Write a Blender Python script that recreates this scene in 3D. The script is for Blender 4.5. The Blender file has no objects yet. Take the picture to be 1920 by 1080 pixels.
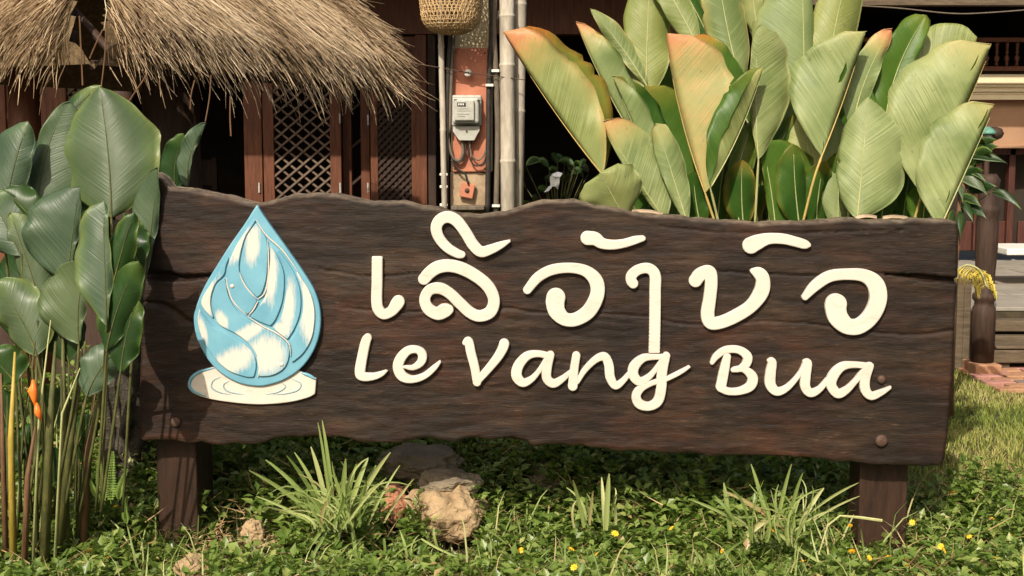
import bpy, bmesh, math, random
import numpy as np
from mathutils import Vector, Matrix, noise as mnoise

random.seed(7)
rng = np.random.default_rng(7)
R = math.radians
scene = bpy.context.scene
col = scene.collection

# ------------------------------------------------------------------ camera
F, CH = 2400.0, 1.5                      # focal length in photo pixels, eye height
PITCH = math.atan(260.0 / F)
cam_d = bpy.data.cameras.new('camera')
cam = bpy.data.objects.new('camera', cam_d)
col.objects.link(cam)
cam.location = (0, 0, CH)
cam.rotation_euler = (math.pi / 2 - PITCH, 0, 0)
cam_d.sensor_width = 36.0
cam_d.lens = 36.0 * F / 1920.0
cam_d.clip_start, cam_d.clip_end = 0.05, 500
scene.camera = cam

# ------------------------------------------------------------------ light
SUN_AZ, SUN_EL = R(21), R(41)            # sun behind the camera, to the left
w = bpy.data.worlds.new('World'); scene.world = w; w.use_nodes = True
nt = w.node_tree
sky = nt.nodes.new('ShaderNodeTexSky'); sky.sky_type = 'NISHITA'; sky.sun_disc = False
sky.sun_elevation = SUN_EL; sky.sun_rotation = math.pi + SUN_AZ
sky.dust_density = 7.0; sky.air_density = 1.2; sky.ozone_density = 0.6
nt.links.new(sky.outputs[0], nt.nodes['Background'].inputs[0])
nt.nodes['Background'].inputs[1].default_value = 0.10
sd = bpy.data.lights.new('sun', 'SUN'); sd.energy = 4.6; sd.angle = R(0.55); sd.color = (1.0, 0.91, 0.785)
sun = bpy.data.objects.new('sun', sd); col.objects.link(sun)
to_sun = Vector((-math.sin(SUN_AZ) * math.cos(SUN_EL), -math.cos(SUN_AZ) * math.cos(SUN_EL), math.sin(SUN_EL)))
sun.rotation_euler = to_sun.to_track_quat('Z', 'Y').to_euler()
sun.location = to_sun * 20
vs = scene.view_settings
vs.view_transform = 'Standard'; vs.look = 'None'; vs.exposure = 0.22; vs.gamma = 1.0
vs.use_curve_mapping = False

# ------------------------------------------------------------------ helpers
FW = (0.0, math.cos(PITCH), -math.sin(PITCH)); UP = (0.0, math.sin(PITCH), math.cos(PITCH))
def P(X, Y, d):
    """world point at distance d (along +Y) seen at photo pixel X, Y"""
    a, b = (X - 960.0) / F, (540.0 - Y) / F
    ry = FW[1] + UP[1] * b; rz = FW[2] + UP[2] * b
    k = d / ry
    return Vector((a * k, d, CH + rz * k))
def PX(px, d): return px * d / F

def link(o, parent=None):
    col.objects.link(o)
    if parent is not None:
        o.parent = parent
        if parent.type == 'EMPTY': o.matrix_parent_inverse = Matrix.Translation(-parent.location)
    return o
def mesh(name, verts, faces, mat, parent=None, smooth=False, midx=None):
    me = bpy.data.meshes.new(name)
    me.from_pydata([tuple(v) for v in verts], [], faces)
    mats = mat if isinstance(mat, (list, tuple)) else [mat]
    for m in mats: me.materials.append(m)
    if midx is not None: me.polygons.foreach_set('material_index', midx)
    if smooth: me.polygons.foreach_set('use_smooth', [True] * len(me.polygons))
    me.update()
    return link(bpy.data.objects.new(name, me), parent)
def empty(name, loc, label, cat, group=None):
    o = bpy.data.objects.new(name, None); col.objects.link(o)
    o.location = loc; o.empty_display_size = 0.05
    return tag(o, label, cat, group)
def tag(o, label=None, cat=None, group=None, kind=None):
    if label: o['label'] = label
    if cat: o['category'] = cat
    if group: o['group'] = group
    if kind: o['kind'] = kind
    return o

class MB:
    """collects shapes, builds ONE mesh object"""
    def __init__(s): s.v = []; s.f = []
    def add(s, v, f):
        n = len(s.v); s.v += [tuple(p) for p in v]; s.f += [tuple(i + n for i in q) for q in f]; return s
    def box(s, x0, x1, y0, y1, z0, z1, bev=0.0):
        if bev <= 0:
            v = [(x, y, z) for x in (x0, x1) for y in (y0, y1) for z in (z0, z1)]
            return s.add(v, [(0, 1, 3, 2), (4, 6, 7, 5), (0, 4, 5, 1), (2, 3, 7, 6), (0, 2, 6, 4), (1, 5, 7, 3)])
        bm = bmesh.new(); bmesh.ops.create_cube(bm, size=1)
        for q in bm.verts:
            q.co = Vector((x0 + (q.co.x + .5) * (x1 - x0), y0 + (q.co.y + .5) * (y1 - y0), z0 + (q.co.z + .5) * (z1 - z0)))
        bmesh.ops.bevel(bm, geom=list(bm.edges), offset=bev, segments=2, affect='EDGES', profile=.5)
        bm.verts.index_update()
        s.add([q.co[:] for q in bm.verts], [[q.index for q in f.verts] for f in bm.faces]); bm.free(); return s
    def tube(s, pts, rad, n=8, cap=True):
        pts = [Vector(p) for p in pts]
        if not hasattr(rad, '__len__'): rad = [rad] * len(pts)
        v, f = [], []
        ref = Vector((0.13, 0.31, 0.94))
        for i, p in enumerate(pts):
            t = (pts[min(i + 1, len(pts) - 1)] - pts[max(i - 1, 0)]).normalized()
            a = t.cross(ref)
            if a.length < .05: a = t.cross(Vector((1, 0, 0)))
            a.normalize(); b = t.cross(a)
            for k in range(n):
                an = 2 * math.pi * k / n
                v.append(p + (a * math.cos(an) + b * math.sin(an)) * rad[i])
        for i in range(len(pts) - 1):
            for k in range(n):
                f.append((i * n + k, i * n + (k + 1) % n, (i + 1) * n + (k + 1) % n, (i + 1) * n + k))
        if cap: f.append(tuple(range(n - 1, -1, -1))); f.append(tuple(range((len(pts) - 1) * n, len(pts) * n)))
        return s.add(v, f)
    def lathe(s, c, prof, n=24):
        """prof: (radius, z) rows, round about the vertical through c"""
        v, f = [], []
        for r, z in prof:
            for k in range(n):
                a = 2 * math.pi * k / n
                v.append((c[0] + r * math.cos(a), c[1] + r * math.sin(a), c[2] + z))
        for i in range(len(prof) - 1):
            for k in range(n):
                f.append((i * n + k, i * n + (k + 1) % n, (i + 1) * n + (k + 1) % n, (i + 1) * n + k))
        f.append(tuple(range(n - 1, -1, -1))); f.append(tuple(range((len(prof) - 1) * n, len(prof) * n)))
        return s.add(v, f)
    def build(s, name, mat, parent=None, smooth=False):
        return mesh(name, s.v, s.f, mat, parent, smooth)

def bez(p0, p1, p2, n):
    out = []
    for i in range(n):
        t = i / (n - 1)
        out.append(p0 * (1 - t) ** 2 + p1 * 2 * t * (1 - t) + p2 * t * t)
    return out
def catmull(pts, n=10):
    """pts: list of equal-length tuples -> dense list"""
    A = np.array(pts, float)
    A = np.vstack([2 * A[0] - A[1], A, 2 * A[-1] - A[-2]])
    out = []
    for i in range(1, len(A) - 2):
        p0, p1, p2, p3 = A[i - 1:i + 3]
        for k in range(n):
            t = k / n
            out.append(.5 * (2 * p1 + (p2 - p0) * t + (2 * p0 - 5 * p1 + 4 * p2 - p3) * t * t + (3 * p1 - p0 - 3 * p2 + p3) * t ** 3))
    out.append(A[-2]); return np.array(out)

_perm = np.random.default_rng(3).random((512, 512))
def vnoise(x, y):
    xi = np.floor(x).astype(int); yi = np.floor(y).astype(int)
    fx = x - xi; fy = y - yi
    fx = fx * fx * (3 - 2 * fx); fy = fy * fy * (3 - 2 * fy)
    g = lambda a, b: _perm[a % 512, b % 512]
    return (g(xi, yi) * (1 - fx) + g(xi + 1, yi) * fx) * (1 - fy) + (g(xi, yi + 1) * (1 - fx) + g(xi + 1, yi + 1) * fx) * fy
def fbm(x, y, o=4):
    s = 0; a = .5
    for i in range(o): s = s + a * vnoise(x * 2 ** i + 17.3 * i, y * 2 ** i + 9.1 * i); a *= .5
    return s

# ------------------------------------------------------------------ materials
class NT:
    def __init__(s, name):
        s.m = bpy.data.materials.new(name); s.m.use_nodes = True
        s.t = s.m.node_tree; s.t.nodes.clear()
        s.out = s.n('ShaderNodeOutputMaterial')
        s.b = s.n('ShaderNodeBsdfPrincipled'); s.l(s.b.outputs[0], s.out.inputs[0])
    def n(s, t, **k):
        q = s.t.nodes.new(t)
        for a, b in k.items(): setattr(q, a, b)
        return q
    def l(s, a, b): s.t.links.new(a, b)
    def coord(s, kind='Object', scale=(1, 1, 1), rot=(0, 0, 0)):
        tc = s.n('ShaderNodeTexCoord'); mp = s.n('ShaderNodeMapping')
        mp.inputs['Scale'].default_value = scale; mp.inputs['Rotation'].default_value = rot
        s.l(tc.outputs[kind], mp.inputs[0]); return mp.outputs[0]
    def noise(s, vec, scale, detail=4, rough=.55, dist=0.0):
        q = s.n('ShaderNodeTexNoise'); q.inputs['Scale'].default_value = scale
        q.inputs['Detail'].default_value = detail; q.inputs['Roughness'].default_value = rough
        q.inputs['Distortion'].default_value = dist
        if vec is not None: s.l(vec, q.inputs['Vector'])
        return q.outputs[0]
    def ramp(s, fac, stops, interp='LINEAR'):
        q = s.n('ShaderNodeValToRGB'); e = q.color_ramp.elements; q.color_ramp.interpolation = interp
        while len(e) < len(stops): e.new(.5)
        for a, (p, c) in zip(e, stops): a.position = p; a.color = (c, c, c, 1) if isinstance(c, (int, float)) else (*c, 1)
        s.l(fac, q.inputs[0]); return q.outputs[0]
    def mix(s, fac, a, b, mode='MIX'):
        q = s.n('ShaderNodeMix', data_type='RGBA', blend_type=mode)
        if isinstance(fac, (int, float)): q.inputs[0].default_value = fac
        else: s.l(fac, q.inputs[0])
        for v, i in ((a, 6), (b, 7)):
            if isinstance(v, tuple): q.inputs[i].default_value = (*v, 1)
            else: s.l(v, q.inputs[i])
        return q.outputs[2]
    def math(s, op, a, b=None, c=None):
        q = s.n('ShaderNodeMath', operation=op)
        for i, v in enumerate((a, b, c)):
            if v is None: continue
            if isinstance(v, (int, float)): q.inputs[i].default_value = v
            else: s.l(v, q.inputs[i])
        return q.outputs[0]
    def attr(s, name): 
        q = s.n('ShaderNodeAttribute', attribute_name=name); return q
    def color(s, c):
        if isinstance(c, tuple): s.b.inputs['Base Color'].default_value = (*c, 1)
        else: s.l(c, s.b.inputs['Base Color'])
    def bump(s, h, strength=.3, dist=.01):
        q = s.n('ShaderNodeBump'); q.inputs['Strength'].default_value = strength; q.inputs['Distance'].default_value = dist
        s.l(h, q.inputs['Height']); s.l(q.outputs[0], s.b.inputs['Normal'])
    def rough(s, v, spec=.4):
        if isinstance(v, (int, float)): s.b.inputs['Roughness'].default_value = v
        else: s.l(v, s.b.inputs['Roughness'])
        s.b.inputs['Specular IOR Level'].default_value = spec
    def translucent(s, colr, fac):
        t = s.n('ShaderNodeBsdfTranslucent'); mx = s.n('ShaderNodeMixShader')
        if isinstance(colr, tuple): t.inputs[0].default_value = (*colr, 1)
        else: s.l(colr, t.inputs[0])
        mx.inputs[0].default_value = fac
        s.l(s.b.outputs[0], mx.inputs[1]); s.l(t.outputs[0], mx.inputs[2]); s.l(mx.outputs[0], s.out.inputs[0])

def natural(name, c1, c2, scale=8, stretch=(1, 1, 1), rough=.7, bump=.25, c3=None, detail=6, spec=.3, dist=.01):
    n = NT(name); v = n.coord('Object', stretch)
    f = n.noise(v, scale, detail, .62)
    stops = [(.32, c1), (.66, c2)] + ([(.82, c3)] if c3 else [])
    n.color(n.ramp(f, stops)); n.rough(rough, spec)
    n.bump(n.noise(v, scale * 3.1, 5, .6), bump, dist)
    return n.m

M = {}
M['soil'] = natural('soil', (.035, .025, .014), (.075, .06, .03), 9, c3=(.10, .08, .045))
M['timber'] = natural('red_timber', (.085, .030, .015), (.17, .062, .030), 5, (9, 9, 1.0), .5, .2, (.24, .105, .06))
M['timber_red'] = natural('dark_red_timber', (.040, .014, .010), (.085, .030, .020), 5, (9, 9, 1.0), .5, .2, (.12, .05, .032))
M['timber_dark'] = natural('dark_timber', (.028, .016, .011), (.06, .034, .022), 5, (8, 8, 1), .7, .2)
M['timber_grey'] = natural('grey_timber', (.07, .05, .03), (.14, .105, .065), 6, (1.2, 8, 8), .75, .25)
M['post'] = natural('post_stained_wood', (.020, .0105, .0065), (.045, .022, .0125), 5, (9, 9, 1.2), .55, .25, (.075, .034, .018))
M['bark'] = natural('mottled_bark', (.03, .024, .018), (.10, .085, .06), 22, c3=(.22, .18, .13), bump=.9, rough=.9, dist=.02)
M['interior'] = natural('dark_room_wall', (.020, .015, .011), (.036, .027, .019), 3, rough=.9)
M['iron'] = natural('rusty_iron', (.05, .03, .022), (.10, .055, .035), 60, rough=.6, bump=.3)

# carved slab of the sign
def mk_board():
    n = NT('stained_board')
    v = n.coord('Object', (2.6, 3.0, 24)); v2 = n.coord('Object', (1.0, 1.0, 2.2)); v3 = n.coord('Object', (2.4, 3, 70))
    vm = n.n('ShaderNodeVectorMath', operation='ADD')
    wob = n.noise(v2, 2.4, 3); cmb = n.n('ShaderNodeCombineXYZ')
    n.l(n.math('MULTIPLY', wob, 1.8), cmb.inputs[2]); n.l(v, vm.inputs[0]); n.l(cmb.outputs[0], vm.inputs[1])
    g1 = n.noise(vm.outputs[0], 1.7, 11, .74); g2 = n.noise(v3, 2.2, 6, .6); p = n.noise(v2, 2.6, 5, .65)
    v4 = n.coord('Object', (8, 3, 60)); fl = n.noise(v4, 2.4, 9, .74, .5)
    base = n.ramp(g1, [(.30, (.0075, .0046, .0029)), (.46, (.0165, .0100, .0062)), (.58, (.026, .0160, .0098)), (.74, (.055, .034, .0205))])
    red = n.mix(n.ramp(p, [(.48, 0), (.66, .9)]), base, n.ramp(g1, [(.3, (.013, .0056, .0034)), (.7, (.058, .0225, .0115))]))
    old = n.mix(n.ramp(n.noise(n.coord('Object', (1.3, 1, 2.0)), 3.1, 4, .6), [(.52, 0), (.70, .65)]), red, n.ramp(g1, [(.3, (.017, .0122, .0078)), (.7, (.052, .037, .0240))]))
    scr = n.mix(n.ramp(fl, [(.58, 0), (.70, .8)]), old, (.115, .076, .047))
    dk = n.mix(n.ramp(fl, [(.32, .9), (.42, 0)]), scr, (.006, .004, .003))
    dk = n.mix(1.0, dk, n.ramp(n.noise(n.coord('Object', (1.5, 1, 2.6)), 2.2, 5, .6), [(.30, (.38, .345, .29)), (.5, (.80, .71, .58)), (.72, (1.6, 1.32, 1.02))]), 'MULTIPLY')
    ed = n.attr('edge'); nz = n.noise(n.coord('Object', (5, 5, 9)), 5, 5)
    e = n.math('MULTIPLY', ed.outputs['Fac'], n.ramp(nz, [(.33, .25), (.6, 1.0)]))
    n.color(n.mix(e, dk, n.ramp(g1, [(.3, (.10, .075, .052)), (.7, (.30, .235, .165))])))
    n.rough(n.ramp(fl, [(.3, .45), (.7, .75)]), .3)
    h = n.math('ADD', n.math('MULTIPLY', g1, .8), n.math('MULTIPLY', fl, .9))
    n.bump(h, .75, .004)
    return n.m
M['board'] = mk_board()
def mk_cream():
    n = NT('cream_paint'); v = n.coord('Object')
    f = n.noise(v, 7, 5, .6)
    c = n.ramp(f, [(.3, (.57, .505, .42)), (.7, (.63, .575, .49))])
    c = n.mix(n.ramp(n.noise(n.coord('Object', (1, 1, 3)), 16, 7, .7), [(.55, 0), (.78, .6)]), c, (.40, .32, .22))
    c = n.mix(n.ramp(n.noise(v, 130, 3, .6), [(.70, 0), (.78, .6)]), c, (.35, .27, .18)); n.color(c); n.rough(.5, .35)
    n.bump(n.noise(n.coord('Object', (1, 1, 5)), 40, 5), .2, .003); return n.m
M['cream'] = mk_cream()
BLUE = [(.3, (.115, .30, .39)), (.7, (.17, .39, .48))]
def mk_blue():
    n = NT('blue_paint'); v = n.coord('Object')
    n.color(n.ramp(n.noise(v, 9, 5), BLUE)); n.rough(.4, .4); n.bump(n.noise(v, 60, 4), .1, .003); return n.m
M['blue'] = mk_blue()
def mk_petal(name, patches, streak):
    """blue paint with brushed cream patches; patches: (X, Y, rx, ry, rot deg) in photo pixels"""
    n = NT(name); tc = n.n('ShaderNodeTexCoord')
    sv = n.coord('Object', (60, 10, 9), (0, R(streak), 0)); st = n.noise(sv, 2.2, 6, .7)
    tot = None
    for X, Y, rx, ry, rot in patches:
        c = P(X, Y, YB); mp = n.n('ShaderNodeMapping', vector_type='TEXTURE')
        mp.inputs['Location'].default_value = (c.x, YB, c.z); mp.inputs['Rotation'].default_value = (0, R(rot), 0)
        mp.inputs['Scale'].default_value = (PX(rx * 1.35, YB), 10, PX(ry * 1.25, YB))
        n.l(tc.outputs['Object'], mp.inputs[0])
        ln = n.n('ShaderNodeVectorMath', operation='LENGTH'); n.l(mp.outputs[0], ln.inputs[0])
        a = n.math('SUBTRACT', 1.0, ln.outputs['Value'])
        tot = a if tot is None else n.math('MAXIMUM', tot, a)
    q = n.math('ADD', tot, n.math('MULTIPLY', n.math('SUBTRACT', st, .5), 1.1))
    fac = n.ramp(q, [(-.0, 0.0), (.55, 1.0)])
    v = n.coord('Object')
    n.color(n.mix(fac, n.ramp(n.noise(v, 9, 5), BLUE), (.62, .575, .49)))
    n.rough(.42, .4); n.bump(st, .15, .003); return n.m

# broad leaves: attributes vein (along, across, id) and yel
def mk_leaf(name, c1, c2, yc, rough=.5, tr=.22, ridge=.35, stripe=.35):
    n = NT(name)
    ve = n.attr('vein'); ye = n.attr('yel'); sp = n.n('ShaderNodeSeparateXYZ'); n.l(ve.outputs['Vector'], sp.inputs[0])
    cm = n.n('ShaderNodeCombineXYZ')
    n.l(n.math('MULTIPLY', sp.outputs[0], 150.0), cm.inputs[0]); n.l(n.math('MULTIPLY', sp.outputs[1], 4.0), cm.inputs[1]); n.l(sp.outputs[2], cm.inputs[2])
    st = n.noise(cm.outputs[0], 1.0, 3, .6)
    big = n.noise(n.coord('Object'), 5.0, 4, .6)
    sepz = n.math('FRACT', n.math('MULTIPLY', sp.outputs[2], 7.31))
    k = n.math('ADD', n.math('ADD', n.math('MULTIPLY', n.math('MULTIPLY', n.math('SUBTRACT', st, .5), stripe * 2), n.ramp(n.noise(n.coord('Object'), 4.2, 3, .5), [(.36, .35), (.64, 2.6)])), big), n.math('MULTIPLY', n.math('SUBTRACT', sepz, .5), .5))
    base = n.ramp(k, [(.18, c1), (.86, c2)])
    hue = n.math('FRACT', n.math('MULTIPLY', sp.outputs[2], 3.77))
    base = n.mix(n.ramp(hue, [(.0, .30), (.5, 0)]), base, (c2[0] * 1.25, c2[1] * 1.05, c2[2] * .55))
    base = n.mix(n.ramp(hue, [(.6, 0), (1.0, .40)]), base, (c2[0] * .55, c2[1] * .66, c2[2] * .62))
    yf = n.math('ADD', ye.outputs['Fac'], n.math('MULTIPLY', n.math('SUBTRACT', n.noise(n.coord('Object'), 16, 5, .65), .5), n.math('MULTIPLY', ye.outputs['Fac'], 1.3)))
    ycol = n.ramp(yf, [(.15, (yc[0] * .85, yc[1] * 1.25, yc[2] * 1.2)), (.55, yc), (.9, (yc[0] * 1.08, yc[1] * .62, yc[2] * .8))])
    ycol = n.mix(n.ramp(st, [(.3, .0), (.75, .6)]), ycol, base)
    cc = n.mix(n.ramp(yf, [(.10, 0), (.70, 1)]), base, ycol)
    brown = n.mix(n.ramp(yf, [(1.0, 0), (1.12, 1)]), cc, (.16, .06, .025))
    vo = n.noise(n.coord('Object', (1, 1, 1)), 55, 2, .5)
    spot = n.mix(n.ramp(vo, [(.70, 0), (.76, .5)]), brown, (.10, .07, .03))
    n.color(spot); n.rough(rough, .35); n.bump(st, ridge, .004)
    n.translucent(n.mix(.55, spot, (.42, .55, .08)), tr); return n.m
YC = (.62, .34, .06)
M['leaf_under'] = mk_leaf('leaf_underside_waxy', (.14, .195, .055), (.46, .505, .225), (.72, .46, .17), .42, .32, .55, .30)
M['leaf_top'] = mk_leaf('leaf_top_green', (.035, .10, .016), (.11, .22, .035), YC, .36, .46, .35, .30)
M['leaf_under_b'] = mk_leaf('leaf_underside_grey_shaded', (.045, .08, .042), (.115, .165, .095), (.26, .28, .06), .36, .24, .4, .4)  # left clump leaf: greyer green, also darkened in place of tree shade
M['leaf_top_b'] = mk_leaf('leaf_top_deep', (.014, .04, .010), (.036, .085, .02), (.28, .30, .05), .35, .28, .3, .3)
M['stalk'] = natural('yellow_stalk', (.30, .32, .12), (.44, .43, .20), 14, (4, 4, 1), .5, .1)
M['stalk_orange'] = natural('orange_stalk', (.36, .27, .08), (.50, .36, .12), 14, (4, 4, 1), .5, .1)
M['stem_green'] = natural('green_stem', (.045, .055, .015), (.115, .11, .034), 9, (6, 6, 1.6), .6, .35, (.20, .16, .06))
M['cane_brown'] = natural('brown_cane', (.09, .045, .022), (.17, .09, .045), 9, (6, 6, 1), .7, .2)
M['cane_yellow'] = natural('yellow_cane', (.28, .20, .03), (.42, .31, .06), 9, (6, 6, 1), .5, .15)

def mk_rnd(name, stops, rough=.6, tr=.25, trc=(.2, .3, .03), spec=.3):
    n = NT(name); a = n.attr('rnd'); n.color(n.ramp(a.outputs['Fac'], stops)); n.rough(rough, spec)
    if tr: n.translucent(trc, tr)
    return n.m
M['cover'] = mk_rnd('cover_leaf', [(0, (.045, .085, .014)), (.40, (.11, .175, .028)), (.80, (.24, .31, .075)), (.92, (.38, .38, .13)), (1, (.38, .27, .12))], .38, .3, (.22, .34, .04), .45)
M['grass'] = mk_rnd('lawn_blade', [(0, (.11, .16, .03)), (.5, (.22, .27, .05)), (.8, (.36, .37, .09)), (1, (.48, .40, .17))], .6, .3, (.25, .32, .04))
M['blade'] = mk_rnd('tall_grass_blade', [(0, (.13, .20, .045)), (.55, (.29, .36, .11)), (.9, (.48, .49, .22)), (1, (.42, .30, .14))], .5, .3, (.3, .4, .06))
M['straw'] = mk_rnd('straw', [(0, (.11, .062, .026)), (.25, (.28, .185, .098)), (.6, (.56, .41, .245)), (1, (.80, .65, .44))], .7, .12, (.4, .28, .12))
M['litter'] = mk_rnd('dry_litter', [(0, (.12, .07, .03)), (.5, (.28, .18, .08)), (1, (.45, .33, .17))], .8, 0)

# ------------------------------------------------------------------ the setting
YB = 4.8                                  # front plane of the sign board
def gz(y):
    q = np.clip((np.asarray(y, float) - 5.15) / 1.3, 0, 1); return -.10 * (1 - q * q * (3 - 2 * q))
g = 90; gx = np.linspace(-60, 60, g); gy = np.concatenate([np.linspace(-8, 4.9, 15), np.linspace(5.0, 6.6, 35), np.linspace(6.8, 120, 40)])
gv = [(x, y, float(gz(y))) for y in gy for x in gx]
gf = [(j * g + i, j * g + i + 1, (j + 1) * g + i + 1, (j + 1) * g + i) for j in range(g - 1) for i in range(g - 1)]
ground = mesh('ground', gv, gf, M['soil']); tag(ground, 'dark soil under the plants and lawn', kind='structure')

def merge_instances(tv, tf, pos, rot, scl):
    """template verts (n,3), tris (m,3); pos (k,3), rot (k,3,3), scl (k,)"""
    k = len(pos)
    V = np.einsum('kij,nj->kni', rot, tv) * scl[:, None, None] + pos[:, None, :]
    Fc = tf[None] + (np.arange(k) * len(tv))[:, None, None]
    return V.reshape(-1, 3), Fc.reshape(-1, tf.shape[1])
def fast_mesh(name, V, T, mat, rnd=None, parent=None, smooth=False):
    me = bpy.data.meshes.new(name)
    nf, ns = T.shape
    me.vertices.add(len(V)); me.vertices.foreach_set('co', V.astype(np.float32).ravel())
    me.loops.add(nf * ns); me.loops.foreach_set('vertex_index', T.astype(np.int32).ravel())
    me.polygons.add(nf); me.polygons.foreach_set('loop_start', np.arange(nf, dtype=np.int32) * ns)
    me.polygons.foreach_set('loop_total', np.full(nf, ns, np.int32))
    if smooth: me.polygons.foreach_set('use_smooth', np.ones(nf, bool))
    me.update(calc_edges=True)
    if rnd is not None:
        a = me.attributes.new('rnd', 'FLOAT', 'POINT'); a.data.foreach_set('value', rnd.astype(np.float32))
    me.materials.append(mat)
    return link(bpy.data.objects.new(name, me), parent)
def rotm(yaw, pitch, roll):
    cy, sy = np.cos(yaw), np.sin(yaw); cp, sp = np.cos(pitch), np.sin(pitch); cr, sr = np.cos(roll), np.sin(roll)
    z = np.zeros_like(cy); o = np.ones_like(cy)
    Rz = np.stack([np.stack([cy, -sy, z], -1), np.stack([sy, cy, z], -1), np.stack([z, z, o], -1)], -2)
    Rx = np.stack([np.stack([o, z, z], -1), np.stack([z, cp, -sp], -1), np.stack([z, sp, cp], -1)], -2)
    Ry = np.stack([np.stack([cr, z, sr], -1), np.stack([z, o, z], -1), np.stack([-sr, z, cr], -1)], -2)
    return Rz @ Rx @ Ry

# lawn at the right
n = 52000
ly = rng.uniform(5.2, 9.0, n); lx = ly * rng.uniform(.235, .60, n)
keep = ~((ly > 7.75) & (lx > 3.02)) & ~((ly > 8.55))
lx, ly = lx[keep], ly[keep]; n = len(lx)
tv = np.array([(-.07, 0, 0), (.07, 0, 0), (.05, .12, .55), (-.05, .12, .55), (0, .45, 1.0)]); tf = np.array([(0, 1, 2), (0, 2, 3), (3, 2, 4)])
V, T = merge_instances(tv, tf, np.stack([lx, ly, gz(ly)], -1), rotm(rng.uniform(0, 6.28, n), rng.uniform(-.5, .3, n), rng.uniform(-.3, .3, n)), rng.uniform(.018, .05, n))
pr = np.clip(fbm(lx * 1.7, ly * 1.7) * 1.5 - .25 + rng.uniform(-.3, .3, n), 0, 1)
lawn = fast_mesh('lawn', V, T, M['grass'], np.repeat(pr, 5)); tag(lawn, 'short yellow-green lawn at the right of the sign', 'lawn', kind='stuff')

# ------------------------------------------------------------------ brick path at the far right
bricks = [natural('paver_%s' % k, a, b, 14, rough=.85) for k, a, b in (('orange', (.30, .15, .08), (.42, .23, .13)), ('pink', (.30, .14, .11), (.42, .21, .17)), ('grey', (.16, .12, .10), (.24, .19, .16)))]
path = mesh('brick_path', [(3.0, 7.75, .004), (9, 7.75, .004), (9, 8.62, .004), (3.0, 8.62, .004)], [(0, 1, 2, 3)], M['soil'])
tag(path, 'path of worn orange and pink bricks beside the wooden steps', kind='structure')
bmesh_cache = {}
def brick_mesh(k):
    if k not in bmesh_cache:
        o = MB().box(-.095, .095, -.05, .05, 0, .03, .006); me = bpy.data.meshes.new('brick')
        me.from_pydata(o.v, [], o.f); me.materials.append(bricks[k]); bmesh_cache[k] = me
    return bmesh_cache[k]
for j in range(8):
    for i in range(9):
        x = 3.1 + i * .205 + (j % 2) * .1; y = 7.82 + j * .107
        if x - 3.02 < .5 * (8.1 - y) * random.random(): continue
        o = bpy.data.objects.new('brick', brick_mesh(random.choice((0, 0, 1, 2, 0, 1))))
        link(o, path); o.location = (x + random.uniform(-.006, .006), y, random.uniform(0.001, .01)); o.rotation_euler = (0, 0, random.uniform(-.03, .03))

# ------------------------------------------------------------------ timber house behind (left and middle)
def rect(X0, X1, Y0, Y1, d): 
    a, b = P(X0, Y1, d), P(X1, Y0, d); return a.x, b.x, a.z, b.z
HD = 10.5
house = empty('timber_house', (-2, HD, 0), 'dark open timber house with lattice doors behind the thatched hut', 'house')
def hbox(name, x0, x1, y0, y1, z0, z1, mat, parent=house, bev=0): return MB().box(x0, x1, y0, y1, z0, z1, bev).build(name, M[mat], parent)
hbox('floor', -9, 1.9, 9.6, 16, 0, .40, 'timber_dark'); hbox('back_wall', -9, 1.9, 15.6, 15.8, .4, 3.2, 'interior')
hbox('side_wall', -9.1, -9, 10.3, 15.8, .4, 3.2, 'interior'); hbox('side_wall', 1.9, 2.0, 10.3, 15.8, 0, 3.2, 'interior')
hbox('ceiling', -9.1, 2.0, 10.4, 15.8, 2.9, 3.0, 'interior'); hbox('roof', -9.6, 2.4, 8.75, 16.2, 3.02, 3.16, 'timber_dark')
hbox('lintel', -9, 1.9, 10.42, 10.58, 2.42, 2.9, 'timber')
def hpost(X0, X1, d=HD, th=.09, mat='timber', name='post', Y0=-60, Y1=620, parent=house):
    x0, x1, z0, z1 = rect(X0, X1, Y0, Y1, d); return hbox(name, x0, x1, d - th / 2, d + th / 2, .40, 2.42, mat, parent, .006)
hpost(-14, 3); hpost(86, 118); hpost(468, 487, th=.12)
hpost(783, 799, th=.12); hpost(806, 816, th=.12, mat='timber_dark')
x0, x1, z0, z1 = rect(3, 22, 211, 224, HD); hbox('rail', -5.6, x1 + .9, HD - .03, HD + .03, z0, z1, 'timber')
for i in range(5): hpost(-120 + i * 42, -110 + i * 42, th=.04, name='baluster')
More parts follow.
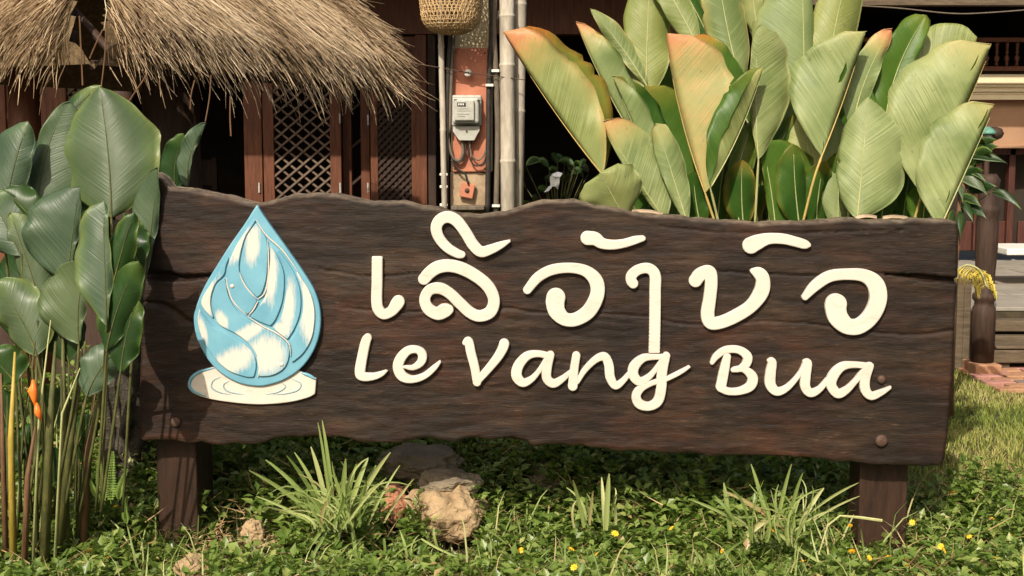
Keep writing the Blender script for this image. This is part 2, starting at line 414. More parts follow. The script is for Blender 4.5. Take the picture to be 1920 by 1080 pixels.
def door(X0, X1, d, stile, lattice, label, dirs, step, sw, ang, rot=0, matS='timber'):
    """door leaf: stiles, rails and lattice slats"""
    x0, x1, _, _ = rect(X0, X1, 0, 10, d); z0, z1 = .42, 2.40
    s = PX(stile, d)
    dr = MB().box(x0, x0 + s, d - .025, d + .025, z0, z1, .005).build('door', M[matS], house); dr['label'] = label
    def sub(nm, *a, m=matS): return MB().box(*a).build(nm, M[m], dr)
    sub('stile', x1 - s, x1, d - .025, d + .025, z0, z1); sub('rail', x0 + s, x1 - s, d - .02, d + .02, z1 - .1, z1); sub('rail', x0 + s, x1 - s, d - .02, d + .02, z0, .55)
    sub('rail', x0 + s, x1 - s, d - .02, d + .02, .90, .98)
    a, b = x0 + s, x1 - s; lo, hi = .98, z1 - .1
    for di in range(dirs):
        t = math.tan(ang) * (1 if di == 0 else -1)
        zz = lo - abs(t) * (b - a)
        while zz < hi + abs(t) * (b - a):
            # line z = zz + t*(x-a), clipped to the opening
            pts = []
            xa, xb = a, b
            za, zb = zz + t * (xa - a), zz + t * (xb - a)
            if t != 0:
                for lim in (lo, hi):
                    xx = a + (lim - zz) / t
                    if za < lo and lim == lo and t > 0: xa = max(xa, xx)
                    if zb > hi and lim == hi and t > 0: xb = min(xb, xx)
                    if za > hi and lim == hi and t < 0: xa = max(xa, xx)
                    if zb < lo and lim == lo and t < 0: xb = min(xb, xx)
            if xb - xa > .02:
                za, zb = zz + t * (xa - a), zz + t * (xb - a)
                hw = sw / 2 / math.cos(ang); yo = d - .012 + di * .014
                v = [(xa, yo - .006, za - hw), (xb, yo - .006, zb - hw), (xb, yo - .006, zb + hw), (xa, yo - .006, za + hw)]
                v += [(p[0], p[1] + .012, p[2]) for p in v]
                mesh('slat', v, [(0, 1, 2, 3), (7, 6, 5, 4), (0, 4, 5, 1), (1, 5, 6, 2), (2, 6, 7, 3), (3, 7, 4, 0)], lattice, dr)
            zz += step
    return dr
slat_light = natural('slat_lit_tone', (.10, .068, .048), (.18, .125, .088), 6, rough=.6)  # pale slat colour stands in for their lit edges
door(489, 636, HD - .03, 20, slat_light, 'folding door leaf with open diagonal slats', 2, .098, .016, R(40))
door(640, 690, HD + .10, 16, M['timber_dark'], 'narrow folding door leaf with dark gap', 1, .3, .02, R(40))
door(692, 784, HD - .02, 14, M['timber_dark'], 'door leaf with dense dark lattice', 2, .060, .022, R(45))
door(112, 165, HD, 5, M['timber_grey'], 'lattice panel beside the timber post', 2, .075, .03, R(42))
def hinge(X, Y, d): p = P(X, Y, d); MB().tube([p + Vector((0, 0, -.04)), p + Vector((0, 0, .04))], .008, 8).build('hinge', M['hinge'], house)
M['hinge'] = natural('bright_hinge', (.35, .33, .30), (.6, .57, .5), 40, rough=.4)
for X, Y in ((486, 352), (638, 352), (690, 352), (690, 225), (637, 222)): hinge(X, Y, HD - .07)
# dim furniture inside
t = empty('chair', (-3.1, 12.2, .4), 'dim dark wooden chair inside the timber house left of the doors', 'chair')
MB().box(-3.35, -2.85, 12.0, 12.45, .82, .87).build('seat', M['timber_dark'], t)
for sx in (-3.32, -2.9):
    for sy in (12.03, 12.4): MB().box(sx, sx + .05, sy, sy + .05, .4, .82 if sy < 12.2 else 1.42).build('leg', M['timber_dark'], t)
MB().box(-3.28, -2.9, 12.41, 12.44, 1.15, 1.40, .01).build('backrest', M['timber_dark'], t)

# ------------------------------------------------------------------ balcony house at the right
RD = 12.4
M['cream_wall'] = natural('cream_plaster', (.66, .56, .36), (.76, .66, .46), 3, rough=.8, bump=.05)
M['ochre'] = natural('ochre_wall', (.30, .17, .10), (.37, .22, .13), 2.5, rough=.8, bump=.05)
bh = empty('balcony_house', (5, RD, 0), 'cream and red house with wooden balcony at the right edge', 'house')
def bb(name, X0, X1, Y0, Y1, d, th, mat, bev=0, parent=bh):
    x0, x1, z0, z1 = rect(X0, X1, Y0, Y1, d); return MB().box(x0, x1, d, d + th, z0, z1, bev).build(name, M[mat], parent)
bb('beam', 1500, 2400, 139, 187, RD, .3, 'cream_wall', .006)
for ya, yb, pr_ in ((154, 158, .02), (160.5, 162.5, .03), (168, 172, .03), (174, 176, .02)): bb('moulding', 1500, 2400, ya, yb, RD - pr_, pr_ + .01, 'cream_wall', .004)
bb('wall', 1500, 2400, 193, 276, RD + .12, .2, 'ochre'); bb('trim', 1500, 2400, 187.5, 193, RD + .05, .2, 'timber')
bb('moulding', 1500, 2400, 271, 278, RD + .06, .1, 'ochre', .005)
bb('sill_beam', 1500, 2400, 124, 132, RD - .05, .12, 'timber', .006); bb('handrail', 1500, 2400, 70, 78, RD - .05, .1, 'timber', .006)
bb('floor_edge', 1500, 2400, 132.5, 138.5, RD + .03, .2, 'timber_dark')
def baluster(X):
    p = P(X, 124, RD); h = P(X, 78, RD).z - p.z
    pr = [(.018, 0), (.018, .12), (.010, .15), (.024, .26), (.026, .36), (.012, .46), (.010, .5), (.022, .56), (.012, .62), (.016, .85), (.018, .88), (.018, 1)]
    MB().lathe((p.x, RD, p.z), [(r, z * h) for r, z in pr], 10).build('baluster', M['timber'], bh, True)
for X in range(1640, 2100, 19): baluster(X)
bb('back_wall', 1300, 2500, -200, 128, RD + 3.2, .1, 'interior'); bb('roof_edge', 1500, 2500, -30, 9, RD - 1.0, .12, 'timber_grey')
x0, x1, z0, z1 = rect(1480, 2500, -60, -10, RD - 1.0)
MB().box(x0, x1, RD - .9, RD + 3.4, z1 - .05, z1 + .1).build('roof', M['timber_dark'], bh)
bb('balcony_floor', 1500, 2400, 125, 131, RD + .1, 3.1, 'timber_dark')
# ground floor doors under the moulding
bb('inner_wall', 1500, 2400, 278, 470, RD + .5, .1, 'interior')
for i, X in enumerate(range(1700, 2160, 62)):
    bb('door_post', X, X + 20, 278, 470, RD + .25, .1, 'timber_red', .006)
    bb('door_panel', X + 21, X + 61, 415, 470, RD + .3, .04, 'timber_red', .006)
bb('door_head', 1500, 2400, 278.5, 290, RD + .25, .08, 'timber_red')
# terrace of grey tiles with a raised edge
terr = mesh('terrace', *(lambda m: (m.v, m.f))(MB().box(3.02, 9, 8.95, 12.9, 0, .36)), M['soil']); tag(terr, 'raised terrace paved with large grey tiles', kind='structure')
tile_m = natural('grey_tile', (.22, .20, .165), (.31, .28, .235), 4, rough=.6, bump=.06)
tm = MB().box(-.392, .392, -.392, .392, 0, .03, .006); tme = bpy.data.meshes.new('tile'); tme.from_pydata(tm.v, [], tm.f); tme.materials.append(tile_m)
for i in range(5):
    for j in range(5):
        o = bpy.data.objects.new('tile', tme); link(o, terr); o.location = (3.42 + i * .8, 9.36 + j * .8, .36 + random.uniform(0, .004))
# wooden steps in front of the terrace
st = empty('wooden_steps', (3.3, 8.7, 0), 'weathered wooden slatted steps up to the grey terrace', 'steps')
def splank(Y0, Y1, d0, d1, X0=1860, name='plank'):
    a, b = P(X0, Y1, d0), P(1920, Y0, d0); MB().box(a.x, a.x + 2.2, d0, d1, a.z, b.z, .008).build(name, M['timber_grey'], st)
splank(601, 622, 8.80, 8.93, 1862); splank(630, 643, 8.72, 8.80, 1864); splank(657, 681, 8.50, 8.62, 1863); splank(649, 655, 8.50, 8.72, 1868)
for X in (1872, 2010):
    a = P(X, 700, 8.53); MB().box(a.x, a.x + .075, 8.53, 8.60, 0, P(X, 681, 8.53).z, .005).build('leg', M['timber_grey'], st)
MB().box(3.05, 5.3, 8.82, 8.92, 0, .10).build('back_board', M['timber_dark'], st)
# low white table on the terrace
wt = empty('low_table', (4.2, 10.6, .39), 'low white table standing on the grey terrace', 'table')
M['white'] = natural('white_paint', (.62, .60, .54), (.74, .72, .66), 12, rough=.5, bump=.05)
a, b = P(1862, 473, 10.6), P(1920, 461, 10.6)
MB().box(a.x, a.x + 1.5, 10.3, 10.9, a.z, b.z, .008).build('table_top', M['white'], wt)
for X in (.55, 1.35): MB().box(a.x + X, a.x + X + .05, 10.4, 10.45, .39, a.z).build('leg', M['white'], wt)
# grey stones along the terrace
for i, (X, Y, s) in enumerate(((1875, 500, .12), (1902, 498, .15), (1925, 494, .16))):
    pass

# turned column, fence pickets, blocks
cd = 8.4
cp = P(1840, 700, cd); cm_ = empty('turned_column', (cp.x, cd, 0), 'dark brown turned wooden column beside the wooden steps', 'column')
rr = PX(21, cd)
prof = [(rr * 1.02, 0), (rr * 1.05, .30), (rr * 1.0, .36), (rr * .86, .375), (rr * .84, .40), (rr * 1.05, .42), (rr * 1.05, .445), (rr * .80, .47), (rr * .86, .60), (rr * .98, .75), (rr * 1.0, .92), (rr * .9, .96), (rr * 1.06, .99), (rr * 1.06, 1.02), (rr * .86, 1.05), (rr * .9, 1.16), (rr * 1.0, 1.20), (rr * .6, 1.24)]
MB().lathe((cp.x, cd, .10), prof, 28).build('shaft', M['timber_dark'], cm_, True)
for i, X in enumerate((1828, 1852)):
    q = P(X, 700, cd); MB().box(q.x - .045, q.x + .045, cd - .13, cd + .12, 0, .097, .008).build('base_block', bricks[0], cm_)
for i, X in enumerate((1783, 1798, 1811)):
    q = P(X, 640, 8.7)
    o = MB().box(q.x - .024, q.x + .024, 8.69, 8.73, 0, .60 + .02 * i, .006).build('fence_picket', M['timber_grey'])
    tag(o, ('short wooden picket nearest the sign board', 'middle of three short pickets between board and column', 'short wooden picket nearest the turned column')[i], 'picket', 'pickets by the column')

# ------------------------------------------------------------------ broad leaves
LEAF_ID = [0.0]
def leaf(parent, base, ctrl, tip, d0, d1, L, Rr, under, top, face='u', yel=None, blunt=.6, peak=.42, wav=.015, stalk=None, stalk_mat='stalk', ns=30, nh=7, stalk_r=.0055):
    """L, Rr = (width px, start angle deg, curl deg) of each half; base/ctrl/tip in photo pixels"""
    LEAF_ID[0] += 1.37
    if yel is None: yel = (random.uniform(0, .5), random.choice((0, 0, .25, .5)), 0)
    pb = P(*base, d0); pt = P(*tip, d1); pc = P(*ctrl, (d0 + d1) / 2)
    mid = bez(pb, pc, pt, ns)
    Ltot = sum((mid[i + 1] - mid[i]).length for i in range(ns - 1))
    dm = (d0 + d1) / 2
    ts = [-1 + i / nh for i in range(nh)] + [0] + [(i + 1) / nh for i in range(nh)]
    pts, ves, yes = [], [], []
    ph = random.uniform(0, 6.28)
    notch = {(random.randint(int(ns * .35), ns - 4), random.choice((-1, 1))): random.uniform(.87, .96) for _ in range(random.choice((0, 1, 2, 3)))} if ns > 20 else {}
    Yv = Vector((0, 1, 0))
    for i, m in enumerate(mid):
        s = i / (ns - 1)
        T = (mid[min(i + 1, ns - 1)] - mid[max(i - 1, 0)]).normalized()
        S = Yv.cross(T); S = (-S if S.dot(Vector((T.z, 0, -T.x))) < 0 else S).normalized()
        D = (Yv - T * Yv.dot(T)).normalized()
        rise = math.sin(math.pi / 2 * min(1, s / peak)) ** .85
        fall = 1 if s < .55 else max(0.0, math.cos(math.pi / 2 * ((s - .55) / .45))) ** blunt
        pf = rise * fall * (1 + .05 * math.sin(ph * 3 + s * 13) * s + .035 * math.sin(ph * 5 + s * 31) * s)
        for t in ts:
            wpx, a0, cu = L if t < 0 else Rr
            u = abs(t); wd = PX(wpx, dm) * pf * (notch.get((i, -1 if t < 0 else 1), 1.0) if u > .6 else 1.0)
            lat = dep = 0.0; k = 8
            for q in range(k):
                an = R(a0 + cu * u * (q + .5) / k)
                lat += wd * u / k * math.cos(an); dep += wd * u / k * math.sin(an)
            sg = -1 if t < 0 else 1
            rp = wav * math.sin(ph + s * 9 + sg * 1.3) * u * u * pf + .5 * wav * math.sin(ph * 2 + s * 21 + sg) * u ** 3
            pts.append(m + S * (sg * lat) + D * (dep + rp + .035 * max(0, s - .7) / .3 * math.sin(ph * 7) * Ltot))
            ves.append((s * Ltot - .85 * wd * u, sg * wd * u, LEAF_ID[0]))
            yt, yed, yall = yel
            yes.append(max(yall, yt * max(0, (s - .62) / .38) ** 1.2, yed * u ** 2.5))
    nc = len(ts)
    A = np.array([p[:] for p in pts]).reshape(ns, nc, 3)
    du = np.gradient(A, axis=0); dv = np.gradient(A, axis=1)
    N = np.cross(dv, du); N = N / (np.linalg.norm(N, axis=2, keepdims=True) + 1e-9)
    # N is towards the camera for a flat leaf
    flat = np.array([Vector(S).cross(Vector(T))[:]])[0]
    if flat[1] > 0 and False: N = -N
    # check orientation with a flat reference
    ref = np.cross(np.array((1, 0, 0)), np.array((0, 0, 1)))   # -Y
    if ref[1] > 0: N = -N
    h = .0011
    VA = (A + N * h).reshape(-1, 3); VBk = (A - N * h).reshape(-1, 3); n0 = ns * nc
    fa, fb, rim = [], [], []
    for i in range(ns - 1):
        for j in range(nc - 1):
            q = (i * nc + j, i * nc + j + 1, (i + 1) * nc + j + 1, (i + 1) * nc + j)
            fa.append(q); fb.append(tuple(x + n0 for x in reversed(q)))
        for j in (0, nc - 1):
            a, b = i * nc + j, (i + 1) * nc + j
            rim.append((a, b, b + n0, a + n0))
    mats = [under, top] if face == 'u' else [top, under]
    o = mesh('leaf', np.vstack([VA, VBk]), fa + fb + rim, mats, parent, True, [0] * len(fa) + [1] * len(fb) + [0] * len(rim))
    at = o.data.attributes.new('vein', 'FLOAT_VECTOR', 'POINT'); at.data.foreach_set('vector', np.tile(np.array(ves, np.float32), (2, 1)).ravel())
    at = o.data.attributes.new('yel', 'FLOAT', 'POINT'); at.data.foreach_set('value', np.tile(np.array(yes, np.float32), 2))
    # midrib and stalk
    mr = [m + Vector((0, -.0015, 0)) for m in mid[:int(ns * .93)]]
    k = len(mr); rad = [stalk_r * (.62 - .52 * i / k) for i in range(k)]
    if stalk:
        sp = [P(x, y, dd) for x, y, dd in stalk]; sp = sp + [pb]
        C = catmull([p[:] for p in sp], 6)[:-1]
        mr = [Vector(c) for c in C] + mr; rad = [stalk_r] * len(C) + rad
    MB().tube(mr, rad, 6).build('stalk', M[stalk_mat], o, True)
    return o

U, Tp = M['leaf_under'], M['leaf_top']
rp = empty('broad_leaf_plant', (P(1450, 1000, 5.4).x, 5.4, 0), 'tall clump of pale waxy upright leaves behind the board at right', 'plant')
FL = lambda w, a=None, c=None: (w, random.uniform(-14, 14) if a is None else a + random.uniform(-6, 6), (random.uniform(25, 60)) if c is None else c * 1.7)
def rl(*a, **k):
    a = list(a)
    for i_ in (5, 6): a[i_] = (a[i_][0] * 1.08, a[i_][1], a[i_][2])
    return leaf(rp, *a, U, Tp, **k)
G0 = 5.55
# back row first
rl((1213, 190), (1210, 60), (1222, -75), 5.6, 5.7, FL(44, 5, 20), FL(46, -4, 25), stalk=[(1230, 430, 5.6)], blunt=.8)
rl((1312, 95), (1265, -5), (1195, -110), 5.55, 5.65, FL(26, -5, 20), FL(28, 0, 30))
rl((1338, 92), (1300, 0), (1235, -90), 5.75, 5.8, FL(44, 0, 15), FL(14, 0, 30), face='t')
rl((1392, 165), (1352, 30), (1340, -110), 5.5, 5.6, FL(38, 0, 18), FL(50, 0, 40), stalk=[(1400, 430, 5.5)], blunt=.8)
rl((1422, 70), (1412, 0), (1398, -100), 5.6, 5.6, FL(22, 0, 20), FL(18, 0, 20), yel=(0, .2, .25))
rl((1505, 270), (1512, 90), (1498, -150), 5.45, 5.6, FL(88, 0, 18), FL(34, 10, 45), stalk=[(1490, 430, 5.5)], blunt=.8)
rl((1545, 190), (1560, 40), (1610, -120), 5.5, 5.6, FL(42, 0, 25), FL(50, 5, 30), stalk=[(1530, 430, 5.5)])
rl((1300, 110), (1320, 10), (1290, -90), 5.9, 5.9, FL(40), FL(40), face='t')
rl((1440, 120), (1450, 0), (1440, -90), 5.9, 5.9, FL(40), FL(40))
rl((1215, 165), (1165, 80), (1107, 17), 5.6, 5.65, FL(13, 0, 20), FL(26, 0, 30), blunt=.7, stalk=[(1250, 430, 5.6)])
rl((1205, 285), (1125, 160), (1080, 40), 5.45, 5.5, (58, 157, -15), (46, -12, 15), yel=(.9, .1, 0), blunt=.55, stalk=[(1250, 430, 5.5)])
rl((1235, 345), (1185, 230), (1148, 143), 5.4, 5.45, (66, 155, -10), (34, -15, 10), stalk=[(1260, 430, 5.4)])
rl((1305, 365), (1235, 270), (1208, 162), 5.5, 5.55, FL(12, 10, 10), FL(86, 0, 25), face='t', blunt=.35, peak=.5, stalk=[(1320, 430, 5.5)])
# big boat-shaped leaf leaning left
rl((1130, 328), (1040, 220), (944, 62), 5.25, 5.3, (118, 160, -18), (78, -14, 22), yel=(1.1, .55, .05), blunt=.4, peak=.5, stalk=[(1165, 430, 5.3)], stalk_mat='stalk_orange', wav=.02)
rl((1248, 415), (1190, 330), (1131, 227), 5.2, 5.25, FL(10, 0, 20), FL(66, -5, 22), blunt=.45, peak=.5, yel=(.8, 0, 0), stalk=[(1255, 470, 5.2)])
rl((1172, 412), (1150, 370), (1126, 326), 5.12, 5.05, FL(58, -12, 35), FL(66, -12, 40), blunt=.32, peak=.5, yel=(.2, .1, .22), stalk=[(1180, 470, 5.2)], ns=18)
rl((1289, 420), (1262, 330), (1230, 231), 5.15, 5.2, FL(20, 5, 25), FL(34, 0, 28), blunt=.28, peak=.6, stalk=[(1300, 480, 5.2)])
# orange leaf in the middle
rl((1322, 362), (1268, 220), (1248, 64), 5.2, 5.25, (108, 163, -10), (108, -10, 20), blunt=.42, peak=.5, yel=(1.05, .35, .46), stalk=[(1345, 430, 5.2)], stalk_mat='stalk_orange', wav=.008)
rl((1405, 235), (1355, 140), (1304, 66), 5.4, 5.45, FL(6, 0, 10), FL(44, 0, 25), face='t', yel=(.9, .1, 0), blunt=.5, stalk=[(1420, 430, 5.4)])
rl((1332, 352), (1395, 250), (1431, 127), 5.15, 5.2, (54, -5, 20), (30, -160, 15), face='t', blunt=.5, peak=.5, stalk=[(1350, 430, 5.2)])
rl((1422, 300), (1412, 160), (1424, 47), 5.25, 5.3, FL(14, 10, 30), FL(72, -5, 28), blunt=.32, peak=.55, stalk=[(1415, 430, 5.3)])
rl((1440, 365), (1450, 280), (1492, 215), 5.4, 5.4, FL(22), FL(48, 0, 30), face='t', stalk=[(1445, 430, 5.4)])
rl((1541, 292), (1588, 180), (1622, 60), 5.2, 5.25, (98, 0, 24), (20, 165, 0), blunt=.5, peak=.5, stalk=[(1500, 440, 5.25), (1525, 340, 5.2)], stalk_mat='stalk_orange', yel=(.35, .1, 0))
rl((1598, 245), (1610, 150), (1672, 54), 5.3, 5.35, FL(32, 0, 20), FL(20, 0, 20), blunt=.5, yel=(1.0, .1, 0), stalk=[(1590, 430, 5.3)])
rl((1660, 228), (1672, 120), (1738, 27), 5.35, 5.4, FL(36, -8, 18), FL(26, -20, -20), face='t', blunt=.4, stalk=[(1640, 430, 5.4)])
rl((1705, 205), (1740, 110), (1832, 70), 5.45, 5.45, FL(62, 0, 20), FL(40, 0, 25), blunt=.5, stalk=[(1690, 430, 5.4)])
rl((1729, 365), (1800, 240), (1861, 82), 5.15, 5.2, (128, 0, 26), (26, 160, 0), blunt=.42, peak=.48, stalk=[(1708, 440, 5.2), (1718, 400, 5.2)], stalk_mat='stalk_orange', yel=(.45, .1, .05))
rl((1762, 428), (1812, 320), (1867, 195), 5.05, 5.1, (88, 0, 24), (16, 160, 0), blunt=.42, peak=.48, stalk=[(1755, 480, 5.1)], yel=(.4, 0, .03))
rl((1607, 412), (1618, 300), (1628, 182), 5.12, 5.2, FL(46, 12, 25), FL(84, -8, 25), blunt=.75, peak=.36, stalk=[(1600, 480, 5.15)])
rl((1570, 440), (1575, 330), (1568, 215), 5.3, 5.35, FL(36), FL(42), stalk=[(1570, 480, 5.3)])
rl((1524, 352), (1520, 280), (1498, 210), 5.35, 5.4, FL(40), FL(34), stalk=[(1503, 440, 5.35)])
rl((1455, 440), (1448, 350), (1428, 265), 5.3, 5.3, FL(10), FL(92, 0, 15), face='t', blunt=.45, peak=.35, stalk=[(1460, 480, 5.3)])
rl((1375, 360), (1385, 300), (1412, 225), 5.3, 5.35, FL(20), FL(28), yel=(0, .2, .2), face='t', stalk=[(1392, 440, 5.3)])
for X, Y, tx, ty, wd, d in ((1345, 440, 1350, 250, 40, 5.6), (1400, 440, 1395, 260, 44, 5.65), (1470, 440, 1480, 240, 50, 5.7), (1640, 440, 1665, 300, 40, 5.45), (1690, 440, 1700, 290, 44, 5.5),
                            (1540, 440, 1545, 250, 46, 5.7), (1270, 440, 1285, 260, 40, 5.7), (1600, 440, 1640, 160, 50, 5.8), (1210, 440, 1190, 300, 40, 5.7), (1660, 300, 1690, 110, 40, 5.8), (1390, 280, 1375, 100, 50, 5.85), (1250, 300, 1250, 120, 50, 5.85), (1480, 300, 1490, 80, 60, 5.9), (1570, 260, 1580, 60, 55, 5.9)):
    rl((X, Y), ((X + tx) / 2 - 8, (Y + ty) / 2), (tx, ty), d, d + .05, FL(wd), FL(wd), face='t', stalk=[(X + 3, Y + 60, d)])

for k in range(22):
    X = random.uniform(1200, 1700); Y = random.uniform(330, 440); L_ = random.uniform(110, 210); a_ = random.uniform(-.45, .35); d_ = random.uniform(5.6, 6.0)
    rl((X, Y), (X + L_ * .4 * math.sin(a_), Y - L_ * .55), (X + L_ * math.sin(a_), Y - L_ * math.cos(a_)), d_, d_, FL(random.uniform(28, 46)), FL(random.uniform(20, 46)), face=random.choice('ttu'), stalk=[(X + 3, 500, d_)], ns=16, nh=5)
for X, Y, tx, ty, wd in ((1345, 430, 1362, 285, 34), (1395, 432, 1392, 300, 36), (1530, 432, 1545, 300, 34), (1585, 430, 1570, 285, 32), (1650, 430, 1672, 318, 34), (1692, 430, 1712, 300, 36), (1500, 432, 1488, 270, 34), (1315, 430, 1300, 320, 28), (1222, 425, 1215, 300, 30), (1730, 428, 1745, 330, 30)):
    d_ = random.uniform(5.26, 5.42)
    rl((X, Y), ((X + tx) / 2 - 6, (Y + ty) / 2), (tx, ty), d_, d_ - .04, FL(wd), FL(wd * .9), face='t', stalk=[(X + 3, 490, d_)], ns=18, nh=5)
# left clump, in front of the left end of the board
U2, T2 = M['leaf_under_b'], M['leaf_top_b']
lp = empty('broad_leaf_plant', (P(100, 960, 4.75).x, 4.75, 0), 'clump of dull green broad leaves on bare stems left of the board', 'plant')
def ll(*a, **k):
    a = list(a)
    for i_ in (5, 6): a[i_] = (a[i_][0] * 1.22, a[i_][1], a[i_][2])
    k.setdefault('stalk_mat', 'stem_green'); return leaf(lp, *a, U2, T2, **k)
ll((209, 408), (208, 290), (186, 162), 4.85, 4.95, FL(96, 0, 22), FL(80, 0, 26), blunt=.75, peak=.42, stalk=[(150, 960, 4.8), (185, 760, 4.8), (214, 560, 4.82)], stalk_r=.007)
ll((70, 420), (70, 280), (132, 192), 4.9, 5.0, FL(20, -10, 15), FL(90, 0, 20), blunt=.5, yel=(0, .2, .12), stalk=[(90, 960, 4.9)])
ll((40, 400), (90, 230), (190, 160), 5.05, 5.1, FL(24), FL(40), face='t', stalk=[(80, 960, 5.0)])
ll((5, 420), (20, 320), (52, 227), 4.8, 4.85, FL(60, 0, 25), FL(26, 5, 25), blunt=.6, stalk=[(60, 960, 4.8)])
ll((40, 480), (10, 420), (-20, 360), 4.7, 4.75, FL(40), FL(46, 0, 20), stalk=[(70, 960, 4.7)])
ll((80, 440), (50, 390), (5, 355), 4.72, 4.75, FL(22), FL(34), face='t', stalk=[(85, 960, 4.72)])
ll((72, 560), (50, 480), (18, 398), 4.68, 4.72, FL(22, 0, 20), FL(44, -10, 25), stalk=[(85, 960, 4.7)])
ll((272, 525), (285, 420), (297, 314), 4.76, 4.775, (38, 5, 30), (8, 0, 10), blunt=.5, stalk=[(230, 960, 4.65), (250, 640, 4.62)])
ll((268, 505), (235, 450), (232, 400), 4.66, 4.68, FL(14), FL(30, 0, 20), face='t', yel=(0, .25, 0))
ll((125, 530), (135, 440), (149, 350), 4.66, 4.68, (78, -5, 22), (8, 0, 10), blunt=.6, peak=.4, stalk=[(110, 960, 4.7), (118, 700, 4.68)], yel=(0, 0, .1))
ll((200, 610), (197, 500), (192, 377), 4.40, 4.46, (50, -4, 26), (10, 0, 20), blunt=.4, peak=.5, stalk=[(150, 960, 4.65), (190, 740, 4.62)])
ll((148, 645), (140, 570), (163, 490), 4.58, 4.6, (64, -5, 25), (10, 0, 10), blunt=.55, stalk=[(100, 960, 4.6), (140, 740, 4.58)], yel=(0, 0, .12))
ll((70, 668), (45, 590), (-10, 528), 4.6, 4.65, FL(50), FL(48, 0, 25), blunt=.5, stalk=[(50, 960, 4.6), (80, 760, 4.6)])
ll((130, 680), (110, 620), (80, 580), 4.66, 4.68, FL(36), FL(44), face='t', stalk=[(120, 960, 4.66)])
ll((162, 745), (180, 690), (224, 652), 4.55, 4.58, FL(38, 0, 25), FL(26, 0, 25), blunt=.6, stalk=[(120, 960, 4.6), (150, 800, 4.56)])
ll((200, 660), (215, 570), (262, 490), 4.42, 4.42, FL(34), FL(30), face='t', stalk=[(180, 960, 4.5)])
ll((226, 700), (232, 630), (258, 560), 4.44, 4.44, FL(26), FL(24), face='t', stalk=[(190, 960, 4.5)])
ll((205, 560), (225, 480), (250, 400), 4.45, 4.45, FL(30), FL(22), face='t', stalk=[(190, 960, 4.5)])
ll((30, 720), (10, 690), (-30, 660), 4.6, 4.6, FL(30), FL(40), face='t', stalk=[(40, 960, 4.6)])
ll((150, 460), (160, 380), (120, 260), 5.0, 5.0, FL(60), FL(40), face='t', stalk=[(140, 960, 5.0)])
ll((30, 640), (30, 540), (60, 460), 4.95, 5.0, FL(50), FL(50), face='t', stalk=[(60, 960, 4.95)])
ll((352, 352), (345, 290), (386, 230), 5.3, 5.3, (20, 0, 20), (5, 0, 10), stalk=[(350, 520, 5.3)])
ll((330, 360), (320, 310), (345, 250), 5.4, 5.4, FL(26), FL(20), face='t', stalk=[(340, 520, 5.4)])
for k in range(9):
    X = random.uniform(5, 215); Y = random.uniform(760, 930); a_ = random.uniform(-1, 1); L_ = random.uniform(60, 110); d_ = random.uniform(4.75, 5.0)
    ll((X, Y), (X + L_ * .4 * math.sin(a_), Y - L_ * .6), (X + L_ * math.sin(a_), Y - L_ * math.cos(a_)), d_, d_, FL(24), FL(24), face='t', stalk=[(X - 5, 975, d_)], ns=14, nh=4)
# thick canes at the foot of the left clump
canes = [(22, 985, 28, 660, 10, 'cane_yellow', 4.55), (40, 985, 66, 800, 9, 'cane_brown', 4.5), (78, 985, 104, 640, 13, 'stem_green', 4.55), (100, 980, 160, 640, 11, 'stem_green', 4.6),
         (120, 970, 118, 620, 12, 'stem_green', 4.65), (150, 960, 190, 720, 9, 'cane_brown', 4.7), (66, 980, 70, 600, 6, 'stem_green', 4.62), (135, 960, 215, 620, 7, 'stem_green', 4.7), (8, 985, 2, 700, 8, 'cane_brown', 4.6), (55, 960, 95, 600, 4, 'stalk', 4.52), (92, 860, 150, 690, 4, 'stalk', 4.52)]
for k in range(16):
    x_ = random.uniform(10, 190); canes.append((x_, random.uniform(940, 985), x_ + random.uniform(-10, 55), random.uniform(600, 760), random.uniform(1.6, 3.6), random.choice(('stem_green', 'stem_green', 'stalk', 'cane_brown')), random.uniform(4.6, 4.95)))
for X0, Y0, X1, Y1, r, m, d in canes:
    p0 = P(X0, Y0, d); p0.z = min(p0.z, -.06); pm = P((X0 + X1) / 2 + random.uniform(-5, 5), (Y0 + Y1) / 2, d); p1 = P(X1, Y1, d)
    MB().tube([p0, pm, p1], [PX(r * .8, d), PX(r * .6, d), PX(r * .2, d)], 9).build('cane', M[m], lp, True)
# orange hanging flower
M['orange_bract'] = natural('orange_bract', (.75, .13, .02), (.85, .22, .03), 20, rough=.4, bump=.1)
hf = empty('hanging_flower', P(62, 690, 4.5), 'orange hanging flower among the left stems', 'flower')
for k, (xa, ya, xb, yb, w_) in enumerate(((62, 712, 66, 765, 8), (68, 755, 76, 790, 7), (60, 722, 57, 745, 6))):
    p0, p1 = P(xa, ya, 4.5), P(xb, yb, 4.5); pm = (p0 + p1) / 2 + Vector((0, -.006, 0))
    MB().tube([p0, p0 * .7 + p1 * .3, pm, p0 * .3 + p1 * .7, p1], [PX(q * w_, 4.5) for q in (.3, .9, 1, .7, .08)], 8).build('bract', M['orange_bract'], hf, True)
MB().tube([P(66, 640, 4.52), P(60, 690, 4.5), P(62, 715, 4.5), P(70, 770, 4.5)], .003, 6).build('stalk', M['stem_green'], hf)

